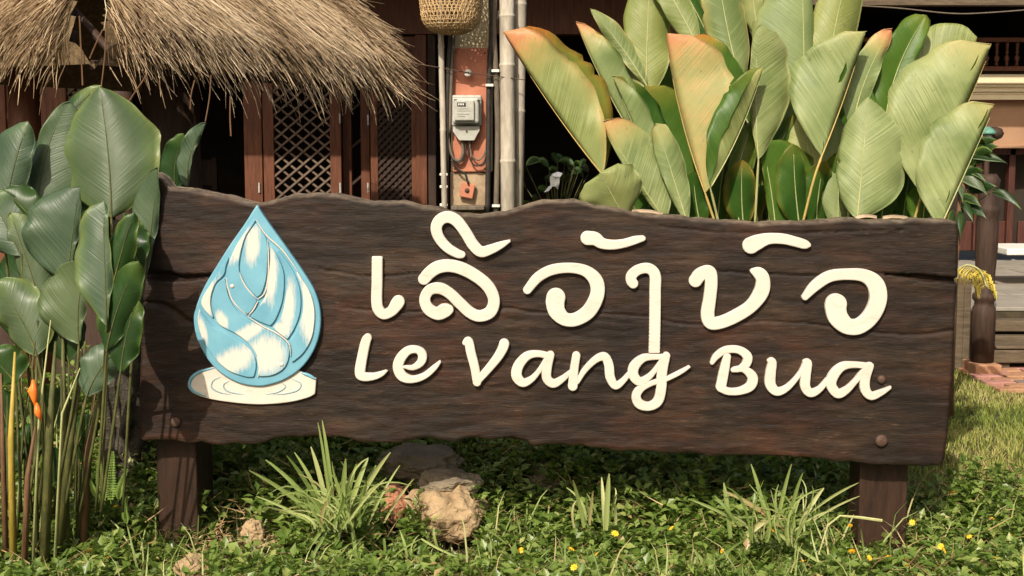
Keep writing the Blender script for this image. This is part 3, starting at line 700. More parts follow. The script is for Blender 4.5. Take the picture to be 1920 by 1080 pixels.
# ------------------------------------------------------------------ the sign
sign = empty('sign_board', (0, YB, 0), 'long dark wooden slab sign with cream lettering and blue water drop', 'sign')
TOPE = [(284, 324), (292, 324), (304, 331), (318, 350), (345, 352), (400, 362), (440, 374), (480, 385), (510, 379), (545, 366), (590, 360), (640, 365), (680, 375), (720, 377), (760, 378), (800, 386), (840, 398), (900, 402), (950, 396), (985, 386), (1020, 378), (1075, 376), (1092, 381), (1130, 388), (1190, 399), (1250, 402), (1300, 410), (1380, 417), (1450, 418), (1540, 412), (1600, 412), (1700, 412), (1780, 412), (1796, 416)]
BOTE = [(262, 826), (330, 828), (400, 833), (478, 836), (512, 823), (560, 820), (640, 822), (710, 832), (760, 827), (800, 823), (850, 830), (880, 822), (940, 822), (1000, 836), (1060, 832), (1120, 843), (1200, 848), (1290, 850), (1340, 858), (1400, 855), (1480, 856), (1550, 863), (1600, 868), (1640, 875), (1680, 873), (1740, 875), (1766, 876)]
LEFE = [(284, 324), (281, 380), (275, 450), (268, 520), (265, 600), (262, 700), (260, 780), (262, 826)]
RIGE = [(1796, 416), (1798, 440), (1797, 520), (1792, 600), (1788, 700), (1780, 800), (1772, 860), (1766, 876)]
NU, NV = 460, 150
def resample(pts, n, axis):
    A = np.array(pts, float); t = A[:, axis]; t = (t - t[0]) / (t[-1] - t[0])
    q = np.linspace(0, 1, n); return np.stack([np.interp(q, t, A[:, 0]), np.interp(q, t, A[:, 1])], -1)
tE, bE, lE, rE = resample(TOPE, NU, 0), resample(BOTE, NU, 0), resample(LEFE, NV, 1), resample(RIGE, NV, 1)
jit = (fbm(np.arange(NU) * .09, np.zeros(NU) + 3) - .47) * 11; tE[1:-1, 1] += jit[1:-1]; bE[1:-1, 1] += (fbm(np.arange(NU) * .11, np.zeros(NU) + 8)[1:-1] - .47) * 9
u = np.linspace(0, 1, NU)[None, :, None]; v = np.linspace(0, 1, NV)[:, None, None]
C = (1 - v) * tE[None] + v * bE[None] + (1 - u) * lE[:, None] + u * rE[:, None] - ((1 - u) * (1 - v) * tE[0] + u * (1 - v) * tE[-1] + (1 - u) * v * bE[0] + u * v * bE[-1])
Xp, Yp = C[..., 0], C[..., 1]
ang = (540 - Yp) / F; ryv = FW[1] + UP[1] * ang; rzv = FW[2] + UP[2] * ang; kk = YB / ryv
WX, WZ = (Xp - 960) / F * kk, CH + rzv * kk
relief = (fbm(WX * 4.5, WZ * 30 + 2 * fbm(WX * 2, WZ * 2)) - .47) * .0045 + (fbm(WX * 1.6 + 40, WZ * 3.5) - .47) * .010 + (fbm(WX * 16 + 9, WZ * 70, 3) - .45) * .0045
def crack(pts, width, depth):
    A = catmull(pts, 8); best = np.full(Xp.shape, 1e9); wd = np.zeros(Xp.shape)
    for i in range(len(A) - 1):
        ax, ay, bx, by = A[i, 0], A[i, 1], A[i + 1, 0], A[i + 1, 1]
        t_ = np.clip(((Xp - ax) * (bx - ax) + (Yp - ay) * (by - ay)) / ((bx - ax) ** 2 + (by - ay) ** 2 + 1e-9), 0, 1)
        dd = np.hypot(Xp - (ax + (bx - ax) * t_), Yp - (ay + (by - ay) * t_))
        ww = (A[i, 2] + (A[i + 1, 2] - A[i, 2]) * t_)
        q = dd / np.maximum(ww, .1)
        best = np.minimum(best, q)
    nz = .7 + .6 * fbm(Xp * .05, Yp * .2)
    return np.clip(1 - best / nz, 0, 1) ** .7 * depth
relief = relief + crack([(262, 516, 9), (310, 518, 10), (345, 521, 7), (400, 517, 4), (470, 520, 2), (560, 512, 1)], 1, .035)
relief = relief + crack([(262, 566, 5), (310, 574, 7), (345, 600, 9), (362, 605, 4)], 1, .014)
relief = relief + crack([(1660, 514, 2), (1700, 517, 4), (1745, 522, 7), (1798, 527, 6)], 1, .04)
relief = relief + crack([(640, 577, 2.2), (760, 585, 2.2), (940, 578, 3), (1010, 586, 2.5), (1200, 592, 2.5), (1290, 608, 2.2), (1480, 604, 2), (1690, 628, 2.5), (1795, 618, 3)], 1, .009)
relief = relief + crack([(600, 505, 1.5), (690, 518, 2), (800, 512, 1.2)], 1, .01) + crack([(820, 676, 1.4), (980, 672, 1.6), (1150, 690, 1.2)], 1, .01)
relief = relief + crack([(1300, 506, 1.6), (1500, 516, 2), (1660, 513, 2)], 1, .012) + crack([(1240, 425, 1.8), (1400, 437, 1.5), (1700, 432, 1.2)], 1, .008)
relief = relief + crack([(930, 830, 4), (960, 826, 6), (990, 832, 4)], 1, .03)
eu = np.minimum(np.minimum(u[..., 0], 1 - u[..., 0]) * 1530, np.minimum(v[..., 0], 1 - v[..., 0]) * 440)
relief = relief + .010 * np.clip(1 - eu / 5.5, 0, 1) ** 2
FV = np.stack([WX, YB + relief, WZ], -1).reshape(-1, 3)
idx = np.arange(NU * NV).reshape(NV, NU)
loop = np.concatenate([idx[0, :-1], idx[:-1, -1], idx[-1, :0:-1], idx[:0:-1, 0]])
faces = [(idx[j, i], idx[j + 1, i], idx[j + 1, i + 1], idx[j, i + 1]) for j in range(NV - 1) for i in range(NU - 1)]
rings = []; base_n = NU * NV; verts = [FV]; prev = loop
for k in range(1, 5):
    q = FV[loop].copy(); q[:, 1] = YB + .018 + .022 * k + .004 * fbm(q[:, 0] * 9, q[:, 2] * 9 + k)
    if k == 4: q[:, 1] = YB + .105
    q[:, 2] += (fbm(q[:, 0] * 8 + 3 * k, q[:, 2] * 3 + 7) - .47) * .012 * (1 if k < 4 else 0)
    ids = np.arange(len(loop)) + base_n; base_n += len(loop); verts.append(q)
    m_ = len(loop)
    faces += [(prev[i], prev[(i + 1) % m_], ids[(i + 1) % m_], ids[i]) for i in range(m_)]
    prev = ids
faces.append(tuple(int(x) for x in prev[::-1]))
VV = np.vstack(verts)
board = mesh('board', VV, [tuple(int(a) for a in f) for f in faces], M['board'], sign, True)
ed = np.zeros(len(VV), np.float32)
e2 = (np.clip(1 - v[..., 0] * 440 / 7, 0, 1) * .75 + np.clip(1 - (1 - v[..., 0]) * 440 / 6, 0, 1) * .28 + 0 * u[..., 0]).ravel(); ed[:NU * NV] = e2
ed[NU * NV:] = .9
at = board.data.attributes.new('edge', 'FLOAT', 'POINT'); at.data.foreach_set('value', ed)
# legs
def leg(X0, X1, Ya, depth):
    a, b = P(X0, 950, YB + .11), P(X1, 950, YB + .11)
    bm = bmesh.new(); o = MB().box(a.x, b.x, YB + .106, YB + .106 + depth, -.22, 1.0, .006)
    return o.build('leg', M['post'], sign)
leg(297, 371, 850, .27); leg(1610, 1700, 880, .16)
def bolt(X, Y, r):
    p = P(X, Y, YB)
    MB().tube([p + Vector((0, .004, 0)), p + Vector((0, -.010, 0)), p + Vector((0, -.014, 0)), p + Vector((0, -.016, 0))], [PX(r, YB), PX(r, YB), PX(r * .7, YB), PX(r * .25, YB)], 12).build('bolt', M['iron'], sign, True)
bolt(1652, 826, 12); bolt(330, 791, 10); bolt(1652, 711, 8)

# lettering traced as strokes: (x, y, half width) in enlarged coordinates of three windows
def contours(fld, x0, y0, st_):
    H, W = fld.shape; segs = {}
    ins = fld < 0
    def ip(a, b, pa, pb): t_ = a / (a - b); return (pa[0] + (pb[0] - pa[0]) * t_, pa[1] + (pb[1] - pa[1]) * t_)
    code = ins[:-1, :-1] * 1 + ins[:-1, 1:] * 2 + ins[1:, 1:] * 4 + ins[1:, :-1] * 8
    nxt = {}; pos = {}
    tbl = {1: [(3, 0)], 2: [(0, 1)], 3: [(3, 1)], 4: [(1, 2)], 5: [(3, 0), (1, 2)], 6: [(0, 2)], 7: [(3, 2)], 8: [(2, 3)], 9: [(2, 0)], 10: [(0, 1), (2, 3)], 11: [(2, 1)], 12: [(1, 3)], 13: [(1, 0)], 14: [(0, 3)]}
    for j, i in zip(*np.nonzero((code > 0) & (code < 15))):
        cs = [(i, j), (i + 1, j), (i + 1, j + 1), (i, j + 1)]; vals = [fld[b, a] for a, b in cs]
        def ek(e):
            a, b = e, (e + 1) % 4
            key = tuple(sorted((cs[a], cs[b])))
            if key not in pos: pos[key] = ip(vals[a], vals[b], cs[a], cs[b])
            return key
        for a, b in tbl[int(code[j, i])]: nxt[ek(a)] = ek(b)
    out = []
    while nxt:
        k0 = next(iter(nxt)); k = k0; path_ = []
        while k in nxt:
            path_.append(pos[k]); k = nxt.pop(k)
        if len(path_) > 8: out.append(np.array(path_) * st_ + np.array([x0, y0]))
    return out
def sdf(strokes, cuts=(), st_=.7):
    S_ = [catmull(s_, 10) for s_ in strokes]
    al = np.vstack(S_); x0, y0 = (al[:, :2] - al[:, 2:3]).min(0) - 4; x1, y1 = (al[:, :2] + al[:, 2:3]).max(0) + 4
    gx_ = np.arange(x0, x1, st_); gy_ = np.arange(y0, y1, st_); GX, GY = np.meshgrid(gx_, gy_)
    fld = np.full(GX.shape, 1e9)
    for s_ in S_:
        for q in s_: fld = np.minimum(fld, np.hypot(GX - q[0], GY - q[1]) - q[2])
    for px_, py_, nx_, ny_ in cuts: fld = np.maximum(fld, (GX - px_) * nx_ + (GY - py_) * ny_)
    return fld, x0, y0, st_
def plate(name, loops, y_back, thick, bev, mat, parent):
    """flat bevelled plate with holes from pixel contours, front towards the viewer"""
    cu = bpy.data.curves.new(name, 'CURVE'); cu.dimensions = '2D'; cu.fill_mode = 'BOTH'
    for lp_ in loops:
        A = np.array(lp_, float)
        L_ = np.concatenate([[0], np.cumsum(np.hypot(*np.diff(np.vstack([A, A[:1]]), axis=0).T))])
        m_ = max(12, int(L_[-1] / 1.8)); q = np.linspace(0, L_[-1], m_, endpoint=False); B = np.vstack([A, A[:1]])
        A = np.stack([np.interp(q, L_, B[:, 0]), np.interp(q, L_, B[:, 1])], -1)
        sp = cu.splines.new('POLY'); sp.points.add(len(A) - 1); sp.use_cyclic_u = True
        for k, (X, Y) in enumerate(A):
            p = P(X, Y, YB); sp.points[k].co = (p.x, p.z, 0, 1)
    cu.extrude = thick / 2 - bev; cu.bevel_depth = bev; cu.bevel_resolution = 2
    ob = bpy.data.objects.new(name, cu); col.objects.link(ob)
    dg = bpy.context.evaluated_depsgraph_get(); me = bpy.data.meshes.new_from_object(ob.evaluated_get(dg))
    bpy.data.objects.remove(ob); bpy.data.curves.remove(cu)
    me.transform(Matrix.Translation((0, y_back - thick / 2, 0)) @ Matrix.Rotation(math.pi / 2, 4, 'X'))
    me.name = name; me.materials.clear(); me.materials.append(mat)
    return link(bpy.data.objects.new(name, me), parent)
Z2 = lambda pts, ox: [(ox + a / 2.7, 380 + b / 2.7, c / 2.7) for a, b, c in pts]
A_, B_, C_ = 640, 960, 1280
LET = [
 ('letter', [Z2([(184, 250, 28), (183, 400, 28), (181, 490, 28), (188, 535, 28), (215, 563, 26), (255, 548, 27), (282, 512, 33), (290, 500, 33)], A_)], [(700, 480, 0, -1)]),
 ('vowel_mark', [Z2([(612, 262, 18), (590, 257, 22), (540, 228, 25), (498, 180, 27), (482, 128, 29), (500, 88, 30), (540, 72, 30), (585, 92, 30), (630, 150, 29), (668, 212, 29), (708, 247, 28), (755, 236, 25), (805, 215, 19), (850, 194, 8)], A_)], []),
 ('letter', [Z2([(420, 385, 30), (450, 352, 32), (490, 326, 33), (545, 318, 32), (610, 332, 32), (685, 372, 31), (745, 425, 31), (773, 490, 30), (755, 550, 31), (700, 572, 29), (650, 552, 29), (600, 506, 29), (550, 458, 28), (500, 432, 29), (450, 440, 28), (424, 485, 28), (442, 535, 30), (488, 560, 32), (522, 545, 36), (545, 540, 25)], A_)], []),
 ('letter', [Z2([(135, 682, 22), (126, 700, 25), (112, 760, 26), (97, 850, 27), (110, 876, 24), (160, 878, 19), (205, 864, 14), (234, 845, 5)], A_)], []),
 ('letter', [Z2([(318, 828, 8), (365, 832, 14), (405, 803, 21), (411, 765, 23), (385, 742, 19), (340, 746, 22), (302, 785, 26), (289, 830, 27), (310, 875, 26), (360, 892, 19), (420, 875, 17), (470, 835, 15), (506, 797, 6)], A_)], []),
 ('letter', [Z2([(628, 706, 15), (645, 702, 23), (658, 760, 24), (676, 830, 23), (688, 905, 22)], A_), Z2([(688, 900, 20), (735, 850, 20), (788, 785, 23), (815, 740, 25), (825, 712, 26)], A_)], []),
 ('letter', [Z2([(190, 775, 18), (130, 763, 17), (75, 775, 22), (32, 825, 26), (24, 875, 27), (55, 909, 22), (100, 890, 16), (140, 845, 13), (185, 780, 18)], B_), Z2([(195, 768, 20), (178, 830, 24), (176, 885, 24), (208, 913, 22), (250, 893, 17), (300, 852, 11)], B_)], []),
 ('letter', [Z2([(325, 772, 21), (314, 840, 22), (307, 925, 25)], B_), Z2([(330, 905, 12), (370, 842, 15), (425, 790, 18), (468, 778, 22), (489, 820, 24), (496, 880, 24), (522, 923, 20), (560, 900, 15), (600, 852, 11)], B_)], []),
 ('letter', [Z2([(778, 780, 16), (720, 778, 15), (662, 785, 20), (618, 825, 26), (613, 870, 26), (645, 903, 22), (690, 880, 16), (728, 838, 13), (768, 785, 18)], B_), Z2([(780, 772, 19), (758, 850, 26), (753, 940, 26), (735, 1003, 25), (690, 1028, 22), (642, 1014, 25), (627, 975, 23), (650, 937, 20), (700, 912, 15), (780, 889, 13), (850, 855, 12), (903, 823, 7)], B_)], []),
 ('letter', [Z2([(612, 408, 26), (602, 392, 27), (606, 365, 27), (640, 338, 26), (690, 332, 27), (722, 366, 29), (723, 450, 29), (722, 600, 29), (718, 790, 29)], B_)], [(1230, 661.5, 0, 1)]),
 ('letter', [Z2([(78, 440, 22), (130, 378, 26), (200, 340, 27), (290, 329, 26), (372, 345, 29), (424, 395, 36), (430, 465, 36), (390, 545, 37), (325, 588, 34), (268, 588, 34), (228, 550, 42), (218, 505, 47), (222, 478, 48)], B_)], []),
 ('vowel_mark', [Z2([(382, 178, 36), (420, 182, 34), (455, 205, 28), (510, 212, 25), (570, 204, 22), (620, 189, 21), (660, 180, 15)], B_)], []),
 ('vowel_mark', [Z2([(342, 216, 42), (375, 200, 38), (430, 182, 29), (500, 182, 27), (560, 195, 26), (610, 209, 24), (634, 214, 12)], C_)], []),
 ('letter', [Z2([(62, 394, 33), (88, 362, 34), (132, 350, 33), (142, 400, 32), (135, 480, 32), (124, 560, 34), (138, 605, 33), (190, 604, 32), (270, 570, 33), (345, 520, 33), (395, 450, 38), (403, 390, 35), (385, 358, 32), (352, 345, 14)], C_)], []),
 ('letter', [Z2([(615, 476, 17), (668, 418, 27), (740, 372, 29), (830, 361, 29), (918, 370, 34), (972, 415, 44), (984, 490, 44), (950, 570, 42), (890, 622, 40), (828, 622, 42), (782, 578, 50), (770, 530, 53), (772, 512, 54)], C_)], []),
 ('letter', [Z2([(146, 808, 11), (168, 775, 17), (215, 744, 19), (280, 743, 20), (324, 775, 24), (318, 815, 22), (288, 838, 16), (252, 845, 12)], C_), Z2([(262, 840, 13), (310, 842, 18), (350, 880, 26), (340, 925, 25), (290, 950, 20), (230, 953, 19), (190, 935, 22)], C_), Z2([(222, 778, 20), (207, 850, 25), (191, 930, 26)], C_)], []),
 ('letter', [Z2([(436, 798, 12), (450, 805, 21), (442, 860, 26), (441, 918, 27), (475, 953, 22), (530, 930, 16), (590, 862, 12), (618, 805, 12)], C_), Z2([(615, 803, 12), (630, 810, 20), (619, 870, 25), (617, 930, 25), (645, 960, 22), (690, 940, 16), (730, 892, 12)], C_)], []),
 ('letter', [Z2([(935, 826, 18), (870, 818, 16), (805, 826, 21), (760, 870, 26), (747, 920, 26), (780, 963, 24), (825, 945, 18), (870, 900, 14), (925, 835, 18)], C_), Z2([(942, 824, 20), (918, 890, 25), (920, 945, 25), (950, 975, 21), (1000, 958, 15), (1043, 934, 8)], C_)], []),
]
for i, (nm, strokes, cuts) in enumerate(LET):
    fld, x0, y0, s_ = sdf(strokes, cuts)
    plate(nm, contours(fld + .0042 * F / YB, x0, y0, s_), YB + .004, .023 + .0012 * (i % 3), .0042, M['cream'], sign)

# water drop emblem
Z1 = lambda pts: [(340 + a / 2.7, 370 + b / 2.7) for a, b in pts]
def smooth_loop(pts, n=8, corners=()):
    A = np.array(pts, float); m_ = len(A); out = []
    for i in range(m_):
        p0, p1, p2, p3 = A[(i - 1) % m_], A[i], A[(i + 1) % m_], A[(i + 2) % m_]
        if i in corners: p0 = p1
        if (i + 1) % m_ in corners: p3 = p2
        for k in range(n):
            t_ = k / n; out.append(.5 * (2 * p1 + (p2 - p0) * t_ + (2 * p0 - 5 * p1 + 4 * p2 - p3) * t_ * t_ + (3 * p1 - p0 - 3 * p2 + p3) * t_ ** 3))
    return np.array(out)
def shrink(loop_, by, st_=.6):
    """contour of a polygon moved inwards by `by` pixels"""
    A = np.array(loop_, float); B = np.roll(A, -1, 0); x0, y0 = A.min(0) - 2; x1, y1 = A.max(0) + 2
    GX, GY = np.meshgrid(np.arange(x0, x1, st_), np.arange(y0, y1, st_)); dist = np.full(GX.shape, 1e9); ins = np.zeros(GX.shape, bool)
    for (ax, ay), (bx, by_) in zip(A, B):
        t_ = np.clip(((GX - ax) * (bx - ax) + (GY - ay) * (by_ - ay)) / ((bx - ax) ** 2 + (by_ - ay) ** 2 + 1e-9), 0, 1)
        dist = np.minimum(dist, np.hypot(GX - ax - (bx - ax) * t_, GY - ay - (by_ - ay) * t_))
        if ay != by_: ins ^= ((ay > GY) != (by_ > GY)) & (GX < (bx - ax) * (GY - ay) / (by_ - ay) + ax)
    c = contours(np.where(ins, -dist, dist) + by, x0, y0, st_); return [max(c, key=len)]
DROP = Z1([(388, 38), (450, 130), (540, 255), (620, 370), (680, 470), (708, 570), (705, 680), (670, 780), (610, 860), (530, 915), (440, 945), (370, 948), (290, 930), (210, 885), (150, 825), (105, 750), (80, 680), (72, 600), (90, 530), (130, 440), (190, 340), (260, 230), (330, 130)])
drop = plate('water_drop', shrink(smooth_loop(DROP, 8, (0,)), 2.2), YB + .004, .032, .005, M['blue'], sign); drop['label'] = 'blue and cream carved water drop with swirling petals'
RIP = Z1([(180, 855), (110, 870), (60, 900), (38, 945), (60, 985), (140, 1015), (260, 1035), (400, 1045), (540, 1035), (640, 1012), (680, 992), (686, 915), (620, 885), (590, 870), (400, 850)])
rip = plate('ripple_disc', shrink(smooth_loop(RIP, 8, (0, 10, 11, 13)), 1.8), YB + .004, .020, .004, M['cream'], sign); rip['label'] = 'cream oval ripple plate under the blue drop'
grey_blue = natural('groove_paint', (.22, .33, .36), (.32, .42, .44), 20, rough=.5)
def arc(pts, r, par, yy, mat, nm):
    A = catmull([(*q, 1) for q in Z1(pts)], 8)
    MB().tube([Vector(P(a[0], a[1], YB)) + Vector((0, yy - YB, 0)) for a in A], [PX(r, YB) * (1 - .7 * abs(2 * i / (len(A) - 1) - 1) ** 3) for i in range(len(A))], 6).build(nm, mat, par, True)
for pts in ([(205, 905), (165, 925), (160, 960), (200, 983), (255, 995)], [(250, 925), (220, 942), (228, 970), (270, 986), (320, 993)], [(510, 932), (530, 955), (490, 982), (430, 993)], [(560, 915), (606, 937), (598, 968), (545, 987), (470, 995)]):
    arc(pts, 1.7, rip, YB - .0158, grey_blue, 'ripple_ring')
for pts in ([(175, 860), (110, 875), (62, 905), (46, 945), (66, 978), (130, 1003)], [(610, 885), (650, 898), (684, 920)]):
    arc(pts, 3.4, rip, YB - .0150, M['blue'], 'ripple_edge')
PET = [
 ([(376, 108), (330, 175), (280, 255), (248, 335), (238, 400), (258, 488), (302, 556), (345, 588), (370, 562), (393, 520), (335, 445), (304, 372), (308, 290), (333, 200), (383, 122)], (0, 7, 9), [(300, 235, 32, 105, 24)], -22),
 ([(386, 128), (420, 170), (443, 220), (446, 300), (440, 400), (417, 478), (392, 502), (352, 455), (314, 378), (314, 295), (338, 200)], (0, 6), [(371, 235, 34, 100, 6)], -3),
 ([(452, 232), (485, 275), (520, 350), (530, 420), (520, 520), (488, 608), (460, 645), (405, 624), (356, 598), (405, 540), (435, 488), (450, 400), (458, 300)], (0, 6, 8), [(464, 400, 27, 140, 4), (430, 500, 14, 40, 30)], 4),
 ([(466, 232), (520, 290), (578, 375), (610, 470), (610, 570), (582, 655), (545, 714), (503, 682), (470, 652), (512, 600), (534, 510), (538, 415), (505, 300)], (0, 6, 8), [(548, 560, 30, 140, 8), (520, 660, 40, 40, 0)], 8),
 ([(448, 205), (530, 285), (608, 392), (658, 475), (682, 570), (672, 690), (628, 778), (566, 832), (570, 770), (556, 722), (594, 660), (624, 560), (614, 455), (575, 350), (510, 265)], (0, 7, 9), [(648, 560, 42, 190, -4), (560, 330, 30, 120, -33)], -10),
 ([(228, 402), (186, 440), (168, 515), (180, 590), (205, 640), (295, 690), (352, 738), (393, 800), (402, 900), (470, 893), (528, 858), (553, 800), (550, 742), (500, 694), (420, 652), (345, 607), (288, 562), (250, 495), (234, 415)], (0, 8), [(440, 790, 90, 100, 25), (330, 690, 140, 36, -32), (215, 615, 26, 50, -20)], 60),
 ([(262, 275), (165, 425), (114, 510), (124, 558), (182, 620), (162, 560), (160, 500), (184, 432), (226, 388), (238, 340)], (0, 4), [(140, 530, 42, 130, 22)], 25),
 ([(104, 560), (98, 615), (114, 700), (162, 785), (240, 864), (330, 900), (376, 902), (388, 850), (378, 792), (328, 734), (250, 686), (172, 645), (126, 592)], (0, 6), [(255, 830, 150, 60, -28), (118, 660, 18, 70, -15)], 60),
]
for i, (pl, cn, patches, sk) in enumerate(PET):
    pp = [(340 + a / 2.7, 370 + b / 2.7, c / 2.7, d_ / 2.7, r_) for a, b, c, d_, r_ in patches]
    mt = mk_petal('brushed_petal_%d' % i, pp, sk)
    plate('petal', shrink(smooth_loop(Z1(pl), 6, cn), 1.5), YB - .0265, .0095, .0026, mt, drop)
for pts in ([(302, 372), (318, 415), (345, 460), (392, 512)], [(236, 400), (246, 455), (275, 525), (345, 596)], [(345, 598), (420, 646), (500, 688), (552, 735), (562, 800)], [(398, 518), (375, 562), (348, 594)], [(392, 512), (430, 480), (448, 400), (450, 300), (446, 215)], [(104, 560), (98, 620), (118, 700), (165, 780)], [(392, 800), (404, 860), (396, 905)], [(386, 110), (440, 190), (520, 265), (600, 375)]):
    arc(pts, 1.5, drop, YB - .0335, M['cream'], 'highlight_line')
for X, Y in ((268, 445), (516, 838)):
    p = P(340 + X / 2.7, 370 + Y / 2.7, YB) + Vector((0, -.037, 0))
    MB().tube([p + Vector((0, .004, 0)), p, p + Vector((0, -.002, 0))], [.008, .008, .003], 10).build('screw_cover', M['cream'], drop, True)

# ------------------------------------------------------------------ utility post with meter
PD = 6.0
M['post_cream'] = natural('stained_plaster', (.40, .33, .20), (.56, .48, .31), 5, (1, 1, .5), rough=.85, bump=.2, c3=(.62, .54, .38))
M['plaster_worn'] = natural('worn_plaster', (.16, .11, .065), (.40, .30, .19), 7, rough=.9, bump=.5)
M['red_board'] = natural('red_board_paint', (.34, .12, .07), (.46, .18, .105), 7, rough=.7, bump=.15, c3=(.52, .24, .15))
M['meter'] = natural('meter_plastic', (.33, .33, .29), (.42, .42, .37), 30, rough=.4, bump=.05)
M['black'] = natural('black_cable', (.018, .016, .014), (.04, .034, .028), 30, rough=.55, bump=.1)
M['grey_pipe'] = natural('brown_conduit', (.09, .07, .05), (.16, .13, .095), 18, (4, 4, 1), rough=.7)
M['bamboo'] = natural('grey_bamboo', (.30, .26, .20), (.50, .45, .36), 9, (5, 5, 1), rough=.6, bump=.25, c3=(.60, .55, .46))
up = empty('utility_post', (P(880, 800, PD).x, PD, 0), 'square plastered post with red board behind the middle of the sign', 'post')
def ub(name, X0, X1, Y0, Y1, d, th, mat, par, bev=.004):
    a, b = P(X0, Y1, d), P(X1, Y0, d); return MB().box(a.x, b.x, d, d + th, a.z, b.z, bev).build(name, mat if not isinstance(mat, str) else M[mat], par)
ub('shaft', 846, 922, -200, 322, PD, .17, 'post_cream', up); a = P(846, 322, PD); b = P(915, 322, PD)
MB().box(a.x - .004, b.x + .004, PD - .006, PD + .176, 0, a.z, .006).build('lower_shaft', M['plaster_worn'], up)
rb = ub('red_panel', 849, 914, 90, 322, PD - .022, .02, 'red_board', up, .003)
for X, Y in ((853, 97), (909, 99), (852, 316), (909, 316)):
    p = P(X, Y, PD - .022); MB().tube([p, p + Vector((0, -.004, 0))], .004, 8).build('nail', M['iron'], rb)
ub('ledge', 846, 908, 386, 394, PD - .09, .085, 'grey_pipe', up)
kn = P(878, 138, PD - .022); MB().tube([kn, kn + Vector((0, -.03, 0)), kn + Vector((0, -.034, 0)), kn + Vector((0, -.05, .0)), kn + Vector((0, -.054, 0))], [.008, .008, .017, .017, .008], 12).build('insulator_knob', M['white'], up, True)
em = empty('electric_meter', P(874, 260, PD - .022), 'grey electric meter box on the red board', 'meter')
MD = PD - .023
ub('base_plate', 846, 903, 178, 236, MD - .03, .03, 'meter', em, .008); cs = ub('case', 848, 898, 183, 231, MD - .085, .054, 'meter', em, .010)
ub('front_panel', 852, 889, 188, 226, MD - .10, .014, 'meter', em, .004)
dsp = ub('display', 857, 873, 192, 199, MD - .103, .002, 'black', em, .0006)
for k, X in enumerate((859, 862, 865, 868)): ub('digit', X, X + 1.8, 193.6, 197.4, MD - .105, .0012, 'white', dsp, .0003)
M['print'] = natural('grey_print', (.30, .29, .26), (.34, .33, .30), 40)
for y_, xa, xb in ((203, 858, 878), (207, 857, 882), (213, 856, 880), (217, 858, 872)): ub('printed_line', xa, xb, y_, y_ + 1.1, MD - .1018, .001, 'print', em, .0002)
a = [P(x, y, MD - .05) for x, y in ((849, 237), (899, 237), (899, 244), (889, 263), (861, 263), (849, 246))]
vv = [tuple(p) for p in a] + [(p.x, MD, p.z) for p in a]
mesh('terminal_cover', vv, [(0, 5, 4, 3, 2, 1), (6, 7, 8, 9, 10, 11)] + [(i, (i + 1) % 6, (i + 1) % 6 + 6, i + 6) for i in range(6)], M['meter'], em)
for X, Y in ((851, 186), (895, 187)): ub('clip', X, X + 6, Y, Y + 3, MD - .088, .004, 'black', em, .001)
sp = P(875, 246, MD - .05); MB().tube([sp, sp + Vector((0, -.004, 0))], .005, 8).build('screw', M['iron'], em)
def cable(pts, r, mat, label, d=PD - .05, cat='cable', nm='cable', grp='cables on the utility post'):
    A = catmull([P(x, y, d)[:] for x, y in pts], 8)
    o = MB().tube([Vector(q) for q in A], r, 8).build(nm, M[mat], None, True); return tag(o, label, cat, grp)
cable([(866, 263), (868, 285), (862, 300), (850, 296), (842, 270), (840, 245)], .007, 'grey_pipe', 'grey cable looping left below the meter')
cable([(872, 263), (873, 282), (866, 302), (856, 304), (845, 290), (836, 262)], .004, 'black', 'thin black cable under the grey loop left of the meter')
cable([(880, 263), (884, 290), (898, 300), (910, 285), (913, 260)], .004, 'grey_pipe', 'thin cable curving right below the meter')
cable([(884, 263), (880, 292), (890, 310), (906, 306), (912, 290)], .004, 'black', 'dark cable sagging lowest below the meter')
cable([(846, 300), (860, 318), (872, 326), (878, 345)], .005, 'black', 'black cable running down to the rusty box')
cable([(846, -20), (846, 60), (840, 150), (838, 260), (836, 400)], .012, 'black', 'thick black cable beside the thin pale pole')
cable([(854, -20), (851, 60), (846, 150), (843, 250)], .009, 'grey_pipe', 'brown conduit between the black cable and the red board')
cable([(921, -20), (922, 60), (917, 150), (916, 250), (914, 400)], .013, 'black', 'thick black cable along the right edge of the red board')
cable([(928, -20), (926, 60), (930, 140), (933, 250), (930, 400)], .013, 'grey_pipe', 'brown conduit next to the pale bamboo poles')
cable([(936, 20), (928, 60), (920, 100), (918, 160)], .006, 'black', 'thin black cable crossing beside the bamboo pole')
cable([(934, 140), (942, 190), (948, 230)], .005, 'grey_pipe', 'thin brown cable slanting onto the bamboo pole')
for i, (X, Y) in enumerate(((832, 327), (832, 350), (832, 384), (930, 386), (929, 133), (918, 160))):
    p = P(X, Y, PD - .065); o = MB().box(p.x - .018, p.x + .018, p.y - .012, p.y + .02, p.z - .006, p.z + .006, .002).build('cable_clip', M['white'])
    tag(o, ('upper of three white clips on the left cable', 'middle of three white clips on the left cable', 'lowest white clip on the left cable', 'white clip low on the right conduit', 'white clip high on the right conduit', 'small white clip right of the insulator knob')[i], 'clip', 'white cable clips')
jb = empty('junction_box', P(878, 372, PD - .02), 'small rusty square box under the red board', 'box')
q = P(876, 357, PD - .03); bx = MB().box(-.032, .032, -.012, .012, -.034, .034, .004).build('case', M['red_board'], jb)
bx.matrix_world = Matrix.Translation(q) @ Matrix.Rotation(R(12), 4, 'Y')
bx.parent = None; bx.matrix_world = Matrix.Identity(4); bx.data.transform(Matrix.Translation(q) @ Matrix.Rotation(R(12), 4, 'Y')); bx.parent = jb; bx.matrix_parent_inverse = Matrix.Translation(-jb.location)
MB().tube([q + Vector((0, -.01, 0)), q + Vector((0, -.017, 0))], [.012, .010], 10).build('knob', M['iron'], jb, True)
